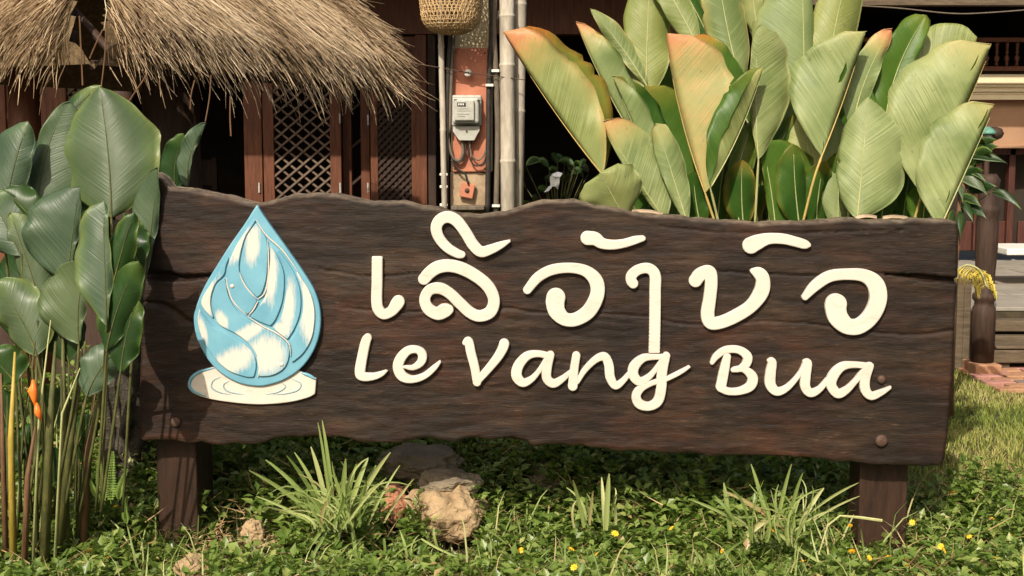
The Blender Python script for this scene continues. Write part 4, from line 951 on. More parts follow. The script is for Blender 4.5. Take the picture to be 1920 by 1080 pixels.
wire = cable([(770, 118), (832, 128), (878, 136), (925, 142), (985, 150)], .0022, 'iron', 'thin wire stretched across the post at the insulator knob', PD - .08, 'wire', 'wire', 'wires')
def pole(Xt, Xb, r, d, mat, nm, label, cat, nodes=(), Yt=-200):
    pt, pb_ = P(Xt, Yt, d), P(Xb, 400, d); k = (pb_.z) / (pt.z - pb_.z); p0 = pb_ - (pt - pb_) * k; p0.z = 0
    pts, rad = [p0], [PX(r, d)]
    for Y in sorted(nodes, reverse=True):
        t_ = (400 - Y) / (400 - Yt); c = pb_.lerp(pt, t_)
        for dz, s_ in ((-.012, 1), (-.004, 1.08), (0, 1.10), (.004, 1.04), (.012, .98)):
            pts.append(c + Vector((0, 0, dz))); rad.append(PX(r, d) * s_)
    pts.append(pt); rad.append(PX(r * .95, d))
    o = MB().tube(pts, rad, 18).build(nm, M[mat], None, True); return tag(o, label, cat, 'poles around the utility post')
pole(949, 953, 14, PD - .05, 'bamboo', 'bamboo_pole', 'pale bamboo pole on the left of the pair, nearest the cables', 'pole', (26, 118, 300))
pole(978, 969, 12, PD + .02, 'bamboo', 'bamboo_pole', 'pale bamboo pole on the right of the pair, against the dark room', 'pole', (4, 205))
pole(821, 834, 5.5, PD - .07, 'bamboo', 'thin_pole', 'thin pale pole left of the utility post below the basket', 'pole', (82, 240))

# woven basket
bk = empty('woven_basket', P(846, 62, 5.8), 'woven bamboo basket hanging on the utility post', 'basket')
M['rattan'] = natural('rattan', (.34, .22, .10), (.52, .36, .18), 25, rough=.55, bump=.1)
bc = P(846, 64, 5.82); br = PX(59, 5.82); bhh = PX(150, 5.82)
def bprof(t_):   # t 0 bottom centre .. 1 top
    if t_ < .30:
        a = t_ / .30 * math.pi / 2; return br * .93 * math.sin(a) ** .8, bhh * .26 * (1 - math.cos(a)) ** 1.1
    s_ = (t_ - .30) / .70; return br * (.93 + .07 * math.sin(s_ * math.pi)), bhh * (.26 + .74 * s_)
def bpt(t_, an, off=0): r, z = bprof(t_); return Vector((bc.x + (r + off) * math.cos(an), bc.y + (r + off) * math.sin(an), bc.z + z))
for di in (1, -1):
    mb = MB()
    for k in range(44):
        pts = [bpt(.02 + .98 * i / 26, 2 * math.pi * k / 44 + di * 1.15 * i / 26, .0025 * (1 if (i + k) % 2 else -1) * di) for i in range(27)]
        mb.tube(pts, .0034, 4, False)
    mb.build('weave', M['rattan'], bk, True)
mb = MB()
for i in range(30): mb.tube([bpt(.06 + .94 * i / 29, 2 * math.pi * k / 40, .001) for k in range(41)], .0022, 4, False)
mb.build('hoop', M['rattan'], bk, True)

# ------------------------------------------------------------------ thatched hut
hut = empty('thatched_hut', (-2.3, 6.9, 0), 'hut with shaggy straw thatch roof at the upper left', 'hut')
Ax = np.array([-1.90, 5.9]); e1 = np.array([.468, .885]); e2_ = np.array([-.885, .468]); ZE = 1.91; LU, LW = 2.5, 2.0
def smin(a, b, k=.16):
    h = np.clip(.5 + .5 * (b - a) / k, 0, 1); return b * (1 - h) + a * h - k * h * (1 - h)
def mdist(u_, w_): return smin(smin(u_, w_), LW - w_)
def rz(u_, w_):
    m_ = np.maximum(mdist(u_, w_), -.02); return ZE - .03 * u_ / LU + .25 * (1 - np.exp(-np.maximum(m_, 0) / .06)) + .80 * m_
def rp3(u_, w_, dz=0): q = Ax + u_[..., None] * e1 + w_[..., None] * e2_; return np.concatenate([q, (rz(u_, w_) + dz)[..., None]], -1)
ug = np.linspace(.03, LU, 50); wg = np.linspace(.03, LW - .03, 50); UG, WG = np.meshgrid(ug, wg, indexing='ij')
top3 = rp3(UG, WG, -.035).reshape(-1, 3); bot3 = top3.copy(); bot3[:, 2] = np.maximum(bot3[:, 2] - .14, ZE - .02)
m = 50; ix = np.arange(m * m).reshape(m, m); fc = []
for i in range(m - 1):
    for j in range(m - 1):
        if abs(UG[i, j] - WG[i, j] + .03) < .11 and min(UG[i, j], WG[i, j]) < .55: continue
        q = (ix[i, j], ix[i + 1, j], ix[i + 1, j + 1], ix[i, j + 1]); fc += [q, tuple(x + m * m for x in reversed(q))]
lo_ = np.concatenate([ix[:-1, 0], ix[-1, :-1], ix[:0:-1, -1], ix[0, :0:-1]])
for a, b in zip(lo_, np.roll(lo_, -1)): fc.append((a, a + m * m, b + m * m, b))
M['thatch_core'] = natural('old_thatch', (.06, .04, .02), (.16, .11, .055), 30, rough=.95, bump=.6)
mesh('roof_core', np.vstack([top3, bot3]), [tuple(int(x) for x in f) for f in fc], M['thatch_core'], hut)
def straws(N_, us, ws, ln, wid, lift, droop, dn=.18, zoff=0.0):
    e = 1e-3
    gu = (mdist(us + e, ws) - mdist(us - e, ws)) / (2 * e); gw = (mdist(us, ws + e) - mdist(us, ws - e)) / (2 * e)
    gl = np.hypot(gu, gw) + 1e-6; gu, gw = gu / gl, gw / gl
    dh = -(gu[:, None] * e1 + gw[:, None] * e2_)                  # downslope, horizontal
    an = rng.normal(0, dn, N_); c_, s_ = np.cos(an), np.sin(an)
    dh = np.stack([dh[:, 0] * c_ - dh[:, 1] * s_, dh[:, 0] * s_ + dh[:, 1] * c_], -1)
    base = rp3(us, ws, zoff) + np.array([0, 0, 1]) * rng.uniform(0, .025, N_)[:, None]
    # follow the surface: slope between base and a point downslope
    slope = rng.uniform(.62, .95, N_) + lift
    d1 = np.concatenate([dh, -slope[:, None]], -1); d1 /= np.linalg.norm(d1, axis=1, keepdims=True)
    d2 = d1 + np.array([0, 0, -1]) * (droop * rng.uniform(.1, 1, N_))[:, None] + rng.normal(0, .10, (N_, 3)); d2 /= np.linalg.norm(d2, axis=1, keepdims=True)
    p1 = base + d1 * (ln * .55)[:, None]; p2 = p1 + d2 * (ln * .45)[:, None]
    side = np.cross(d1, np.array([0, 0, 1.0])); side /= np.linalg.norm(side, axis=1, keepdims=True) + 1e-9; upv = np.cross(side, d1)
    V_ = []
    for pc, k in ((base, 1.0), (p1, .9), (p2, .35)):
        for a_ in (0, 2.094, 4.189): V_.append(pc + (side * math.cos(a_) + upv * math.sin(a_)) * (wid * k)[:, None])
    V_ = np.stack(V_, 1)
    q = []
    for lvl in (0, 3):
        for k in range(3): q.append((lvl + k, lvl + (k + 1) % 3, lvl + 3 + (k + 1) % 3, lvl + 3 + k))
    T_ = np.array(q)[None] + (np.arange(N_) * 9)[:, None, None]
    rn = np.clip(rng.beta(2.2, 2.0, N_) + (fbm(us * 3.0, ws * 3.0 + 4) - .5) * .9, 0, 1)
    return V_.reshape(-1, 3), T_.reshape(-1, 4), np.repeat(rn, 9)
parts = []
def field(N_, mlo, mhi):
    us = rng.uniform(0.0, LU, N_ * 4); ws = rng.uniform(0.0, LW, N_ * 4); md = mdist(us, ws)
    k = (md > mlo) & (md < mhi) & ~((np.abs(us - ws + .03) < .085 + .10 * rng.random(len(us))) & (md < .55)) & (ws < 1.15)
    us, ws = us[k][:N_], ws[k][:N_]; return us, ws
us, ws = field(15000, .10, 1.2); parts.append(straws(len(us), us, ws, rng.uniform(.12, .38, len(us)), rng.uniform(.0013, .0036, len(us)), -.02, .10, .17))
us, ws = field(7000, .02, .18); parts.append(straws(len(us), us, ws, rng.uniform(.12, .30, len(us)), rng.uniform(.0013, .0036, len(us)), .15, .35, .24))
us, ws = field(2000, .0, .07); parts.append(straws(len(us), us, ws, rng.uniform(.08, .24, len(us)), rng.uniform(.0015, .0035, len(us)), .7, .8, .45, -.08))
# shaggy far end
N_ = 1500; us = rng.uniform(LU - .25, LU + .02, N_); ws = rng.uniform(0, 1.1, N_); parts.append(straws(N_, us, ws, rng.uniform(.15, .40, N_), rng.uniform(.0018, .0034, N_), -.25, .3, .35))
off = 0; Vs, Ts, Rs = [], [], []
for a_, b_, c_ in parts: Vs.append(a_); Ts.append(b_ + off); Rs.append(c_); off += len(a_)
o = fast_mesh('straw_thatch', np.vstack(Vs), np.vstack(Ts), M['straw'], np.concatenate(Rs), hut); o['kind'] = 'stuff'
for x, y, r, mt in ((P(52, 300, 6.8).x, 6.8, .085, 'timber'), (P(325, 300, 7.5).x, 7.5, .17, 'timber_dark'), (P(520, 300, 8.8).x - 1.2, 9.3, .08, 'timber_dark')):
    MB().tube([(x, y, 0), (x + .02, y, .7), (x - .01, y, 1.4), (x, y, 2.15)], [r * 1.08, r, r * .97, r * .92], 18).build('post', M[mt], hut, True)
for k in range(7):
    a_ = Ax + e1 * (.25 + k * .38) + e2_ * .05; b_ = Ax + e1 * (.25 + k * .38) + e2_ * 1.0
    MB().tube([(a_[0], a_[1], ZE - .03), (b_[0], b_[1], ZE + .80)], .02, 7).build('rafter', M['timber_dark'], hut)
a_, b_ = Ax + e1 * .1 + e2_ * .12, Ax + e1 * 2.7 + e2_ * .12
MB().tube([(a_[0], a_[1], ZE - .02), (b_[0], b_[1], ZE - .02)], .025, 8).build('eave_beam', M['timber_dark'], hut)
# strings and dry stalks hanging from the eave
for i, (Xa, Ya, Xb, Yb) in enumerate(((199, 40, 190, 163), (149, 30, 155, 160), (396, 140, 385, 228), (193, 55, 168, 110), (276, 140, 235, 200), (365, 150, 357, 205), (432, 180, 433, 255))):
    A = catmull([P(Xa, Ya, 5.95)[:], (P((Xa + Xb) / 2 + random.uniform(-3, 3), (Ya + Yb) / 2, 5.95))[:], P(Xb, Yb, 5.95)[:]], 5)
    MB().tube([Vector(q) for q in A], .0035, 5).build('hanging_stalk', M['cane_brown'], hut)

# ------------------------------------------------------------------ rocks, stump, litter
M['rock'] = natural('sandstone', (.25, .17, .09), (.42, .30, .17), 7, rough=.9, bump=.8, c3=(.50, .36, .20), dist=.015)
M['rock_grey'] = natural('grey_stone', (.13, .105, .07), (.25, .20, .135), 8, rough=.9, bump=.7, dist=.015)
M['rock_red'] = natural('red_brick_stone', (.30, .13, .07), (.42, .20, .11), 8, rough=.9, bump=.4)
def rock(X, Y, wpx, hpx, d, mat, label, dep=.12, seed=0, amp=.22):
    bm = bmesh.new(); bmesh.ops.create_icosphere(bm, subdivisions=5, radius=1)
    c = P(X, Y, d); sx, sz = PX(wpx / 2, d), PX(hpx / 2, d)
    for q in bm.verts:
        n_ = q.co.normalized(); k = 1 + amp * mnoise.noise(n_ * 1.6 + Vector((seed * 7.1, 3, 1))) + amp * .5 * mnoise.noise(n_ * 4 + Vector((seed, 9, 2))) 
        # flattened facets
        fx = mnoise.voronoi(n_ * 1.7 + Vector((seed * 3.3, 0, 0)))[0][0]
        v2_ = mnoise.voronoi(n_ * 1.9 + Vector((seed * 1.3, 5, 0)))[0]
        k *= .90 + .28 * fx - .05 * max(0, 1 - (v2_[1] - v2_[0]) / .06) + .025 * mnoise.noise(n_ * 14)
        q.co = Vector((n_.x * sx * k, n_.y * dep * k, n_.z * sz * k)) + c
    bm.verts.index_update()
    me = bpy.data.meshes.new('rock'); bm.to_mesh(me); bm.free(); me.materials.append(M[mat])
    me.polygons.foreach_set('use_smooth', [False] * len(me.polygons))
    return tag(link(bpy.data.objects.new('rock', me)), label, 'rock', 'rocks under the sign')
rock(838, 960, 140, 110, 5.05, 'rock', 'largest pale sandstone rock under the middle of the board', .14, 1)
rock(842, 905, 120, 50, 5.12, 'rock_grey', 'grey stone lying on the large sandstone rock', .10, 8)
rock(738, 945, 52, 70, 5.08, 'rock_red', 'reddish brick-like stone left of the large sandstone rock', .08, 2, .12)
rock(1022, 898, 60, 66, 5.45, 'rock_grey', 'shaded rounded stone right of the large sandstone rock', .10, 3)
rock(790, 866, 150, 60, 5.35, 'rock_grey', 'dark flat stone in shade just under the board', .14, 4)
rock(362, 1068, 70, 50, 4.6, 'rock', 'flat tan stone in front of the left leg of the sign', .08, 5)
rock(475, 996, 42, 44, 4.82, 'rock', 'small orange stone right of the left leg of the sign', .05, 6)
# mottled trunk behind the left end of the board
tb = P(243, 900, 5.4)
pts = [(tb.x - .02, 5.4, 0), (tb.x, 5.4, .25), (tb.x + .02, 5.4, .6), (tb.x + .03, 5.42, .95), (tb.x + .03, 5.45, 1.2)]
mb = MB(); mb.tube(catmull(pts, 9).tolist(), .001, 28); vv = []
cc = catmull(pts, 9)
for i in range(len(cc)):
    for k in range(28):
        an = 2 * math.pi * k / 28; p = cc[i]; q = Vector((math.cos(an) * 2.2, math.sin(an) * 2.2, p[2] * 5))
        r_ = .085 * (1.25 - .3 * min(1, p[2])) * (1 + .35 * mnoise.noise(q) + .25 * mnoise.noise(q * 3))
        vv.append((p[0] + r_ * math.cos(an), p[1] + r_ * math.sin(an), p[2]))
stp = mesh('tree_trunk', vv, mb.f, M['bark'], None, True); tag(stp, 'rough mottled tree trunk behind the left end of the board', 'tree trunk')
# sunlit stone chips beyond
k = 160; cx = rng.normal(P(285, 860, 5.9).x, .12, k); cyy = rng.normal(5.95, .15, k)
tv = np.array([(1, 0, 0), (-.9, .2, 0), (0, 1, .1), (.1, -1, 0), (0, .1, .8), (0, 0, -.4)], float); tf = np.array([(0, 2, 4), (2, 1, 4), (1, 3, 4), (3, 0, 4), (2, 0, 5), (1, 2, 5), (3, 1, 5), (0, 3, 5)])
V, T = merge_instances(tv, tf, np.stack([cx, cyy, rng.uniform(0, .28, k) * rng.random(k)], -1), rotm(rng.uniform(0, 6, k), rng.uniform(-.6, .6, k), rng.uniform(-.6, .6, k)), rng.uniform(.008, .028, k))
tag(fast_mesh('stone_chips', V, T, M['litter'], np.repeat(rng.uniform(.4, 1, k), 6)), 'heap of sunlit tan stone chips behind the left leg', 'gravel', kind='stuff')

# ------------------------------------------------------------------ ground cover
def cover_height(x, y): return .02 + (.18 + .17 * np.clip((y - 4.62) / .3, 0, 1)) * fbm(x * 3.1 + 5, y * 3.1) * np.clip(.35 + 1.6 * (vnoise(x * 1.3 + 31, y * 1.9) - .15), .35, 1.35) + .20 * np.clip((y - 5.15) / .6, 0, 1) * (x < 1.5) + .07 * np.clip((-1.25 - x) / .2, 0, 1) + .03 * np.clip(y - 4.8, 0, 1)
NS = 9600
sx_ = rng.uniform(-2.7, 3.1, NS); sy_ = 4.12 + 2.2 * rng.random(NS) ** 1.25
hole = np.zeros(NS, bool)
for X, Y, r in ((845, 975, .10), (362, 1062, .08), (736, 950, .05), (440, 1000, .11), (520, 1000, .07)):
    d_ = 4.93 if Y < 1040 else 4.45
    c = P(X, Y, d_); hole |= (((sx_ - c.x) / r) ** 2 + ((sy_ - (d_ - .05)) / .30) ** 2) < 1
hole &= rng.random(NS) < .93
hole |= (sx_ > 1.75) & (sy_ > 5.3 + .2 * rng.random(NS))
sx_, sy_ = sx_[~hole], sy_[~hole]; NS = len(sx_)
legz = (((np.abs(sx_ - P(335, 900, 4.9).x) < .13) | (np.abs(sx_ - P(1655, 900, 4.9).x) < .15)) & (sy_ < 4.92) & (sy_ > 4.45))
sh = np.where(legz, .30, 1.0) * cover_height(sx_, sy_) * rng.uniform(.35, 1.0, NS) + (rng.random(NS) < .12) * rng.uniform(.02, .08, NS)
tv = np.array([(0, 0, 0), (-.13, .26, .05), (-.29, .50, .06), (-.17, .68, .01), (0, 1, -.16), (.17, .68, .01), (.29, .50, .06), (.13, .26, .05), (0, .5, -.04)], float)
tf = np.array([(8, i, i + 1) for i in range(7)] + [(8, 7, 0)])
pos, yaw, pit, rol, scl, rnd = [], [], [], [], [], []
for lvl, (fr, nl, pt0, sc) in enumerate(((1.0, 4, .55, .8), (.86, 4, .15, 1.0), (.62, 3, .0, 1.1), (.38, 2, -.1, 1.1))):
    for k in range(nl):
        ya = rng.uniform(0, 6.28, NS) if k == 0 else ya + 2 * math.pi / nl + rng.normal(0, .3, NS)
        pos.append(np.stack([sx_ + rng.normal(0, .012, NS), sy_ + rng.normal(0, .012, NS), gz(sy_) + sh * fr], -1)); yaw.append(ya)
        pit.append(rng.normal(pt0, .38, NS)); rol.append(rng.normal(0, .35, NS)); scl.append(rng.uniform(.032, .070, NS) * sc)
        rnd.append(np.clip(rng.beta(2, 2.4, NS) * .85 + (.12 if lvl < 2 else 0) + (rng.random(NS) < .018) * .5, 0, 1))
pos = np.concatenate(pos); K = len(pos)
V, T = merge_instances(tv, tf, pos, rotm(np.concatenate(yaw), np.concatenate(pit), np.concatenate(rol)), np.concatenate(scl))
tag(fast_mesh('ground_cover', V, T, M['cover'], np.repeat(np.concatenate(rnd), 9)), 'low leafy green ground cover along the foot of the sign', 'ground cover', kind='stuff')
# thin wild grass growing through it
k = 2600; bx_ = rng.uniform(-2.5, 2.6, k); by_ = rng.uniform(4.25, 5.5, k); kp = vnoise(bx_ * 2.1 + 7, by_ * 2.1) > .42; bx_, by_ = bx_[kp], by_[kp]; k = len(bx_)
tvg = np.array([(-.016, 0, 0), (.016, 0, 0), (.015, .10, .42), (-.015, .10, .42), (.010, .32, .78), (-.010, .32, .78), (0, .62, .93)]); tfg = np.array([(0, 1, 2), (0, 2, 3), (3, 2, 4), (3, 4, 5), (5, 4, 6)])
V, T = merge_instances(tvg, tfg, np.stack([bx_, by_, gz(by_)], -1), rotm(rng.uniform(0, 6.28, k), rng.uniform(-.5, .2, k), rng.uniform(-.35, .35, k)), rng.uniform(.09, .27, k))
tag(fast_mesh('wild_grass', V, T, M['blade'], np.repeat(rng.random(k), 7)), 'thin wild grass growing through the ground cover', 'wild grass', kind='stuff')
# stems of the cover and dry bits
k = 6500; bx_ = rng.uniform(-2.6, 2.9, k); by_ = rng.uniform(4.15, 5.6, k)
tv = np.array([(-.02, 0, 0), (.02, 0, 0), (.012, .5, .1), (-.012, .5, .1), (0, 1, .05)]); tf = np.array([(0, 1, 2), (0, 2, 3), (3, 2, 4)])
V, T = merge_instances(tv, tf, np.stack([bx_, by_, gz(by_) + cover_height(bx_, by_) * rng.uniform(.1, 1.0, k)], -1), rotm(rng.uniform(0, 6.28, k), rng.uniform(-.4, .9, k), rng.uniform(-3, 3, k)), rng.uniform(.04, .13, k))
tag(fast_mesh('dry_stems', V, T, M['litter'], np.repeat(rng.random(k), 5)), 'dry tan stems scattered through the ground cover', 'dry stems', kind='stuff')
k = 500; c0 = P(455, 1005, 4.72); bx_ = rng.normal(c0.x, .10, k); by_ = rng.normal(4.72, .10, k)
V, T = merge_instances(tv * np.array([6, 1, 1]), tf, np.stack([bx_, by_, gz(by_) + rng.uniform(.02, .14, k)], -1), rotm(rng.uniform(0, 6.28, k), rng.uniform(-.5, .5, k), rng.uniform(-.6, .6, k)), rng.uniform(.02, .05, k))
tag(fast_mesh('dry_leaf_litter', V, T, M['litter'], np.repeat(rng.random(k), 5)), 'patch of dry leaf litter right of the left leg', 'leaf litter', kind='stuff')

# yellow flowers
M['petal_yellow'] = natural('yellow_petal', (.72, .36, .015), (.85, .50, .03), 60, rough=.5, bump=.05)
def flower_mesh():
    mb = MB()
    for k in range(8):
        a = 2 * math.pi * k / 8; c, s = math.cos(a), math.sin(a); R_ = lambda x, y, z: (x * c - y * s, x * s + y * c, z)
        mb.add([R_(.002, -.001, .002), R_(.008, -.0045, .004), R_(.0145, -.002, .002), R_(.0145, .002, .002), R_(.008, .0045, .004), R_(.002, .001, .002)], [(0, 1, 2, 3, 4, 5)])
    mb.lathe((0, 0, .001), [(.004, 0), (.0045, .003), (.002, .005)], 8); return mb
fm = flower_mesh(); fme = bpy.data.meshes.new('yellow_flower'); fme.from_pydata(fm.v, [], fm.f); fme.materials.append(M['petal_yellow'])
for X, Y, d in ((211, 1053, 4.45), (177, 1040, 4.5), (433, 1073, 4.42), (226, 957, 4.7), (977, 1039, 4.5), (1070, 1037, 4.5), (1075, 1071, 4.42), (1117, 1046, 4.48), (1151, 1008, 4.58), (1256, 998, 4.6), (1440, 1001, 4.6), (1587, 993, 4.62), (1590, 1041, 4.48), (1622, 1053, 4.46), (1657, 1051, 4.44), (1692, 1068, 4.42), (1692, 1058, 4.44), (1755, 1032, 4.52), (1760, 1039, 4.5), (1780, 931, 4.95), (1702, 987, 4.66), (1808, 1014, 4.56), (1856, 1054, 4.45), (1910, 1053, 4.46), (1885, 1010, 4.6), (1850, 980, 4.7), (640, 1062, 4.44), (1500, 1060, 4.44), (1350, 1040, 4.5)):
    o = bpy.data.objects.new('yellow_flower', fme); col.objects.link(o); o.location = P(X, Y, d) + Vector((0, -.05, .03))
    o.rotation_euler = (R(random.uniform(20, 60)), R(random.uniform(-25, 25)), random.uniform(0, 6)); s_ = random.uniform(.65, 1.0); o.scale = (s_,) * 3
    tag(o, 'small yellow daisy-like flower in the ground cover', 'flower', 'yellow flowers in the ground cover')

# tall grass clumps
def blade(parent, X0, Y0, Xc, Yc, X1, Y1, d, wpx):
    p0, pc, p1 = P(X0, Y0, d), P(Xc, Yc, d - .02), P(X1, Y1, d - random.uniform(-.06, .08)); n_ = 8
    m_ = bez(p0, pc, p1, n_); vv, ff = [], []
    for i, q in enumerate(m_):
        s_ = i / (n_ - 1); w_ = PX(wpx, d) * (.75 + .6 * s_ - 1.15 * s_ ** 3); T_ = (m_[min(i + 1, n_ - 1)] - m_[max(i - 1, 0)]).normalized()
        S_ = Vector((T_.z, 0, -T_.x)).normalized(); vv += [q - S_ * w_ * .5, q + Vector((0, .3 * w_, 0)), q + S_ * w_ * .5]
    for i in range(n_ - 1): ff += [(3 * i, 3 * i + 1, 3 * i + 4, 3 * i + 3), (3 * i + 1, 3 * i + 2, 3 * i + 5, 3 * i + 4)]
    o = mesh('blade', vv, ff, M['blade'], parent, True)
    a = o.data.attributes.new('rnd', 'FLOAT', 'POINT'); a.data.foreach_set('value', np.full(len(vv), random.random(), np.float32))
def clump(label, cX, cY, d, lst, extra, ang=(-55, 50), hh=(60, 150), wd=(5, 9)):
    b_ = P(cX, cY, d); t_ = empty('grass_clump', (b_.x, d, 0), label, 'grass', 'tall grass clumps')
    for X0, Y0, X1, Y1, w_ in lst: blade(t_, X0, Y0, (X0 * .5 + X1 * .5), (Y0 * .35 + Y1 * .65), X1, Y1, d + random.uniform(-.05, .05), w_)
    for k in range(extra):
        a = R(random.uniform(*ang)); h = random.uniform(*hh); x0 = cX + random.uniform(-45, 45); y0 = cY + random.uniform(-8, 14)
        b_ = random.uniform(-.35, .35); blade(t_, x0, y0, x0 + h * (.45 * math.sin(a * .6) + b_), y0 - h * random.uniform(.45, .85), x0 + h * math.sin(a), y0 - h * math.cos(a), d + random.uniform(-.1, .1), random.uniform(*wd))
clump('largest tall grass clump under the drop emblem', 630, 985, 4.66,
      [(600, 975, 467, 882, 9), (605, 970, 498, 862, 9), (600, 975, 506, 866, 8), (610, 970, 537, 854, 9), (615, 970, 552, 848, 8), (618, 975, 583, 838, 10), (628, 980, 604, 788, 8), (622, 975, 596, 792, 6), (640, 980, 648, 860, 11), (650, 975, 690, 860, 11), (655, 975, 732, 848, 10), (660, 980, 705, 872, 9), (645, 970, 668, 870, 9), (690, 985, 750, 872, 5), (720, 980, 776, 898, 5),
       (610, 985, 540, 1062, 8), (615, 990, 560, 1075, 7), (660, 985, 675, 1085, 8), (600, 990, 480, 930, 6), (605, 985, 500, 950, 6), (640, 990, 610, 1070, 7)], 75, (-70, 60), (45, 130), (2, 6.5))
clump('small upright grass clump under the middle letters', 1110, 985, 4.72, [(1095, 990, 1074, 900, 8), (1134, 995, 1128, 895, 8), (1136, 995, 1142, 888, 11), (1105, 985, 1112, 920, 6), (1140, 985, 1157, 925, 5), (1125, 980, 1100, 925, 5)], 6, (-30, 35), (40, 80), (4, 7))
clump('sprawling grass clump left of the right leg', 1450, 1010, 4.62, [(1440, 990, 1408, 870, 8), (1453, 1005, 1484, 870, 8), (1475, 990, 1505, 887, 8), (1440, 965, 1355, 920, 8), (1400, 1005, 1452, 966, 12), (1370, 1010, 1357, 905, 10), (1520, 960, 1610, 905, 6), (1525, 975, 1612, 930, 5), (1500, 985, 1545, 915, 10), (1460, 1000, 1560, 1065, 8), (1320, 1070, 1400, 1010, 7), (1300, 1030, 1355, 1085, 8), (1395, 985, 1290, 935, 7), (1380, 980, 1340, 930, 7)], 34, (-70, 70), (50, 120), (2, 6))
clump('thin grass stems in front of the rocks', 800, 1040, 4.55, [(735, 1045, 790, 1010, 4), (790, 1010, 860, 1045, 5), (760, 1050, 830, 1080, 5), (950, 1020, 900, 985, 4), (720, 1010, 728, 1085, 6)], 4, (-60, 60), (40, 80), (3, 6))
ds = MB(); p0, p1 = P(1575, 967, 4.6), P(1654, 976, 4.58); ds.tube([P(1535, 1040, 4.6), P(1552, 985, 4.6), p0, (p0 + p1) / 2 + Vector((0, 0, .002)), p1], [PX(1.5, 4.6), PX(2, 4.6), PX(2, 4.6), PX(3, 4.6), PX(3, 4.6)], 6)
tag(ds.build('cut_stem', M['stalk']), 'pale cut stem lying across the right leg of the sign', 'stem')

# fern
fn = empty('fern', (P(205, 930, 4.72).x, 4.72, 0), 'small bright fern at the foot of the left stems', 'fern')
M['fern'] = natural('fern_green', (.09, .16, .03), (.18, .26, .05), 20, rough=.5, bump=.1)
for X0, Y0, X1, Y1, w_ in ((196, 945, 186, 858, 15), (208, 945, 212, 848, 18), (222, 940, 238, 880, 12), (238, 985, 238, 928, 10), (190, 940, 170, 900, 10)):
    A = catmull([P(X0, Y0, 4.72)[:], P((X0 + X1) / 2 - 3, (Y0 + Y1) / 2, 4.68)[:], P(X1, Y1, 4.66)[:]], 10); mb = MB(); n_ = len(A)
    mb.tube([Vector(q) for q in A], .0018, 5)
    for i in range(2, n_):
        s_ = i / n_; l_ = PX(w_, 4.7) * (1 - s_) ** .6 * min(1, s_ * 4)
        for sg in (-1, 1):
            c = Vector(A[i]); mb.add([c, c + Vector((sg * l_ * .5, -.002, .006)), c + Vector((sg * l_, -.004, .001)), c + Vector((sg * l_ * .5, -.002, -.004))], [(0, 1, 2, 3)])
    mb.build('frond', M['fern'], fn)

# dead leaves resting on the board's top edge
M['dead_leaf'] = natural('dead_leaf', (.34, .24, .14), (.52, .40, .26), 18, rough=.7)
def dead(X0, Y0, X1, Y1, w_, label):
    p0, p1 = P(X0, Y0, YB + .04), P(X1, Y1, YB + .05); vv = []; n_ = 9
    for i in range(n_):
        s_ = i / (n_ - 1); c = p0.lerp(p1, s_) + Vector((0, 0, .006 * math.sin(s_ * 3.1) + .002)); h = PX(w_ * .3, YB) * math.sin(math.pi * min(.97, max(.03, s_))) ** .7
        for dz in (.0, .0016): vv += [c + Vector((0, -h, -.002 + dz)), c + Vector((0, 0, -.004 + dz)), c + Vector((0, h, .008 + dz))]
    ff = []
    for i in range(n_ - 1):
        a = 6 * i
        ff += [(a, a + 1, a + 7, a + 6), (a + 1, a + 2, a + 8, a + 7), (a + 3, a + 9, a + 10, a + 4), (a + 4, a + 10, a + 11, a + 5), (a, a + 6, a + 9, a + 3), (a + 2, a + 5, a + 11, a + 8)]
    tag(mesh('fallen_leaf', vv, ff, M['dead_leaf'], None, True), label, 'leaf', 'dead leaves on the board edge')
dead(1604, 411, 1644, 410, 9, 'pale dead leaf on the board top under the right leaves'); dead(1655, 411, 1702, 412, 8, 'curled grey dead leaf on the board top near its right end'); dead(1185, 399, 1243, 404, 8, 'thin dead leaf on the board top under the orange leaf')

# ------------------------------------------------------------------ shade plants and small things behind
sp_ = empty('shade_plant', (P(1040, 500, 7.2).x, 7.2, 0), 'dim leafy potted plant in the dark room behind the board', 'plant')
for k in range(26):
    X = random.uniform(985, 1115); Y = random.uniform(305, 400); a = random.uniform(-1.2, 1.2); L_ = random.uniform(18, 34)
    leaf(sp_, (X, Y), (X + L_ * .5 * math.sin(a), Y - L_ * .6), (X + L_ * math.sin(a), Y - L_ * math.cos(a) * .6), 7.2 + random.uniform(-.15, .15), 7.1, FL(7), FL(7), U2, T2, face='t', ns=8, nh=2, stalk=[(1045, 440, 7.2)], stalk_mat='stem_green', stalk_r=.003, wav=.003)
MB().lathe((P(1045, 500, 7.2).x, 7.2, 0), [(.16, 0), (.20, .45), (.24, .9), (.24, .93), (.20, .93)], 20).build('pot', M['timber_dark'], sp_, True)
wf = empty('white_flower', P(1035, 362, 6.9), 'single ragged white flower in the dark gap behind the board', 'flower')
M['white_petal'] = natural('white_petal', (.8, .8, .77), (.86, .86, .84), 30, rough=.6)
for pl in ([(1020, 361), (1028, 350), (1036, 346), (1034, 352), (1028, 358)], [(1032, 350), (1031, 333), (1036, 326), (1044, 323), (1050, 327), (1049, 343), (1046, 356), (1040, 350)], [(1036, 330), (1040, 325), (1046, 322), (1055, 325), (1050, 332)]):
    a = [P(x, y, 6.9) + Vector((0, random.uniform(-.02, .02), 0)) for x, y in pl]; m_ = len(a)
    mesh('petal', [tuple(p) for p in a] + [(p.x, p.y + .006, p.z) for p in a], [tuple(range(m_ - 1, -1, -1)), tuple(range(m_, 2 * m_))] + [(i, (i + 1) % m_, (i + 1) % m_ + m_, i + m_) for i in range(m_)], M['white_petal'], wf)
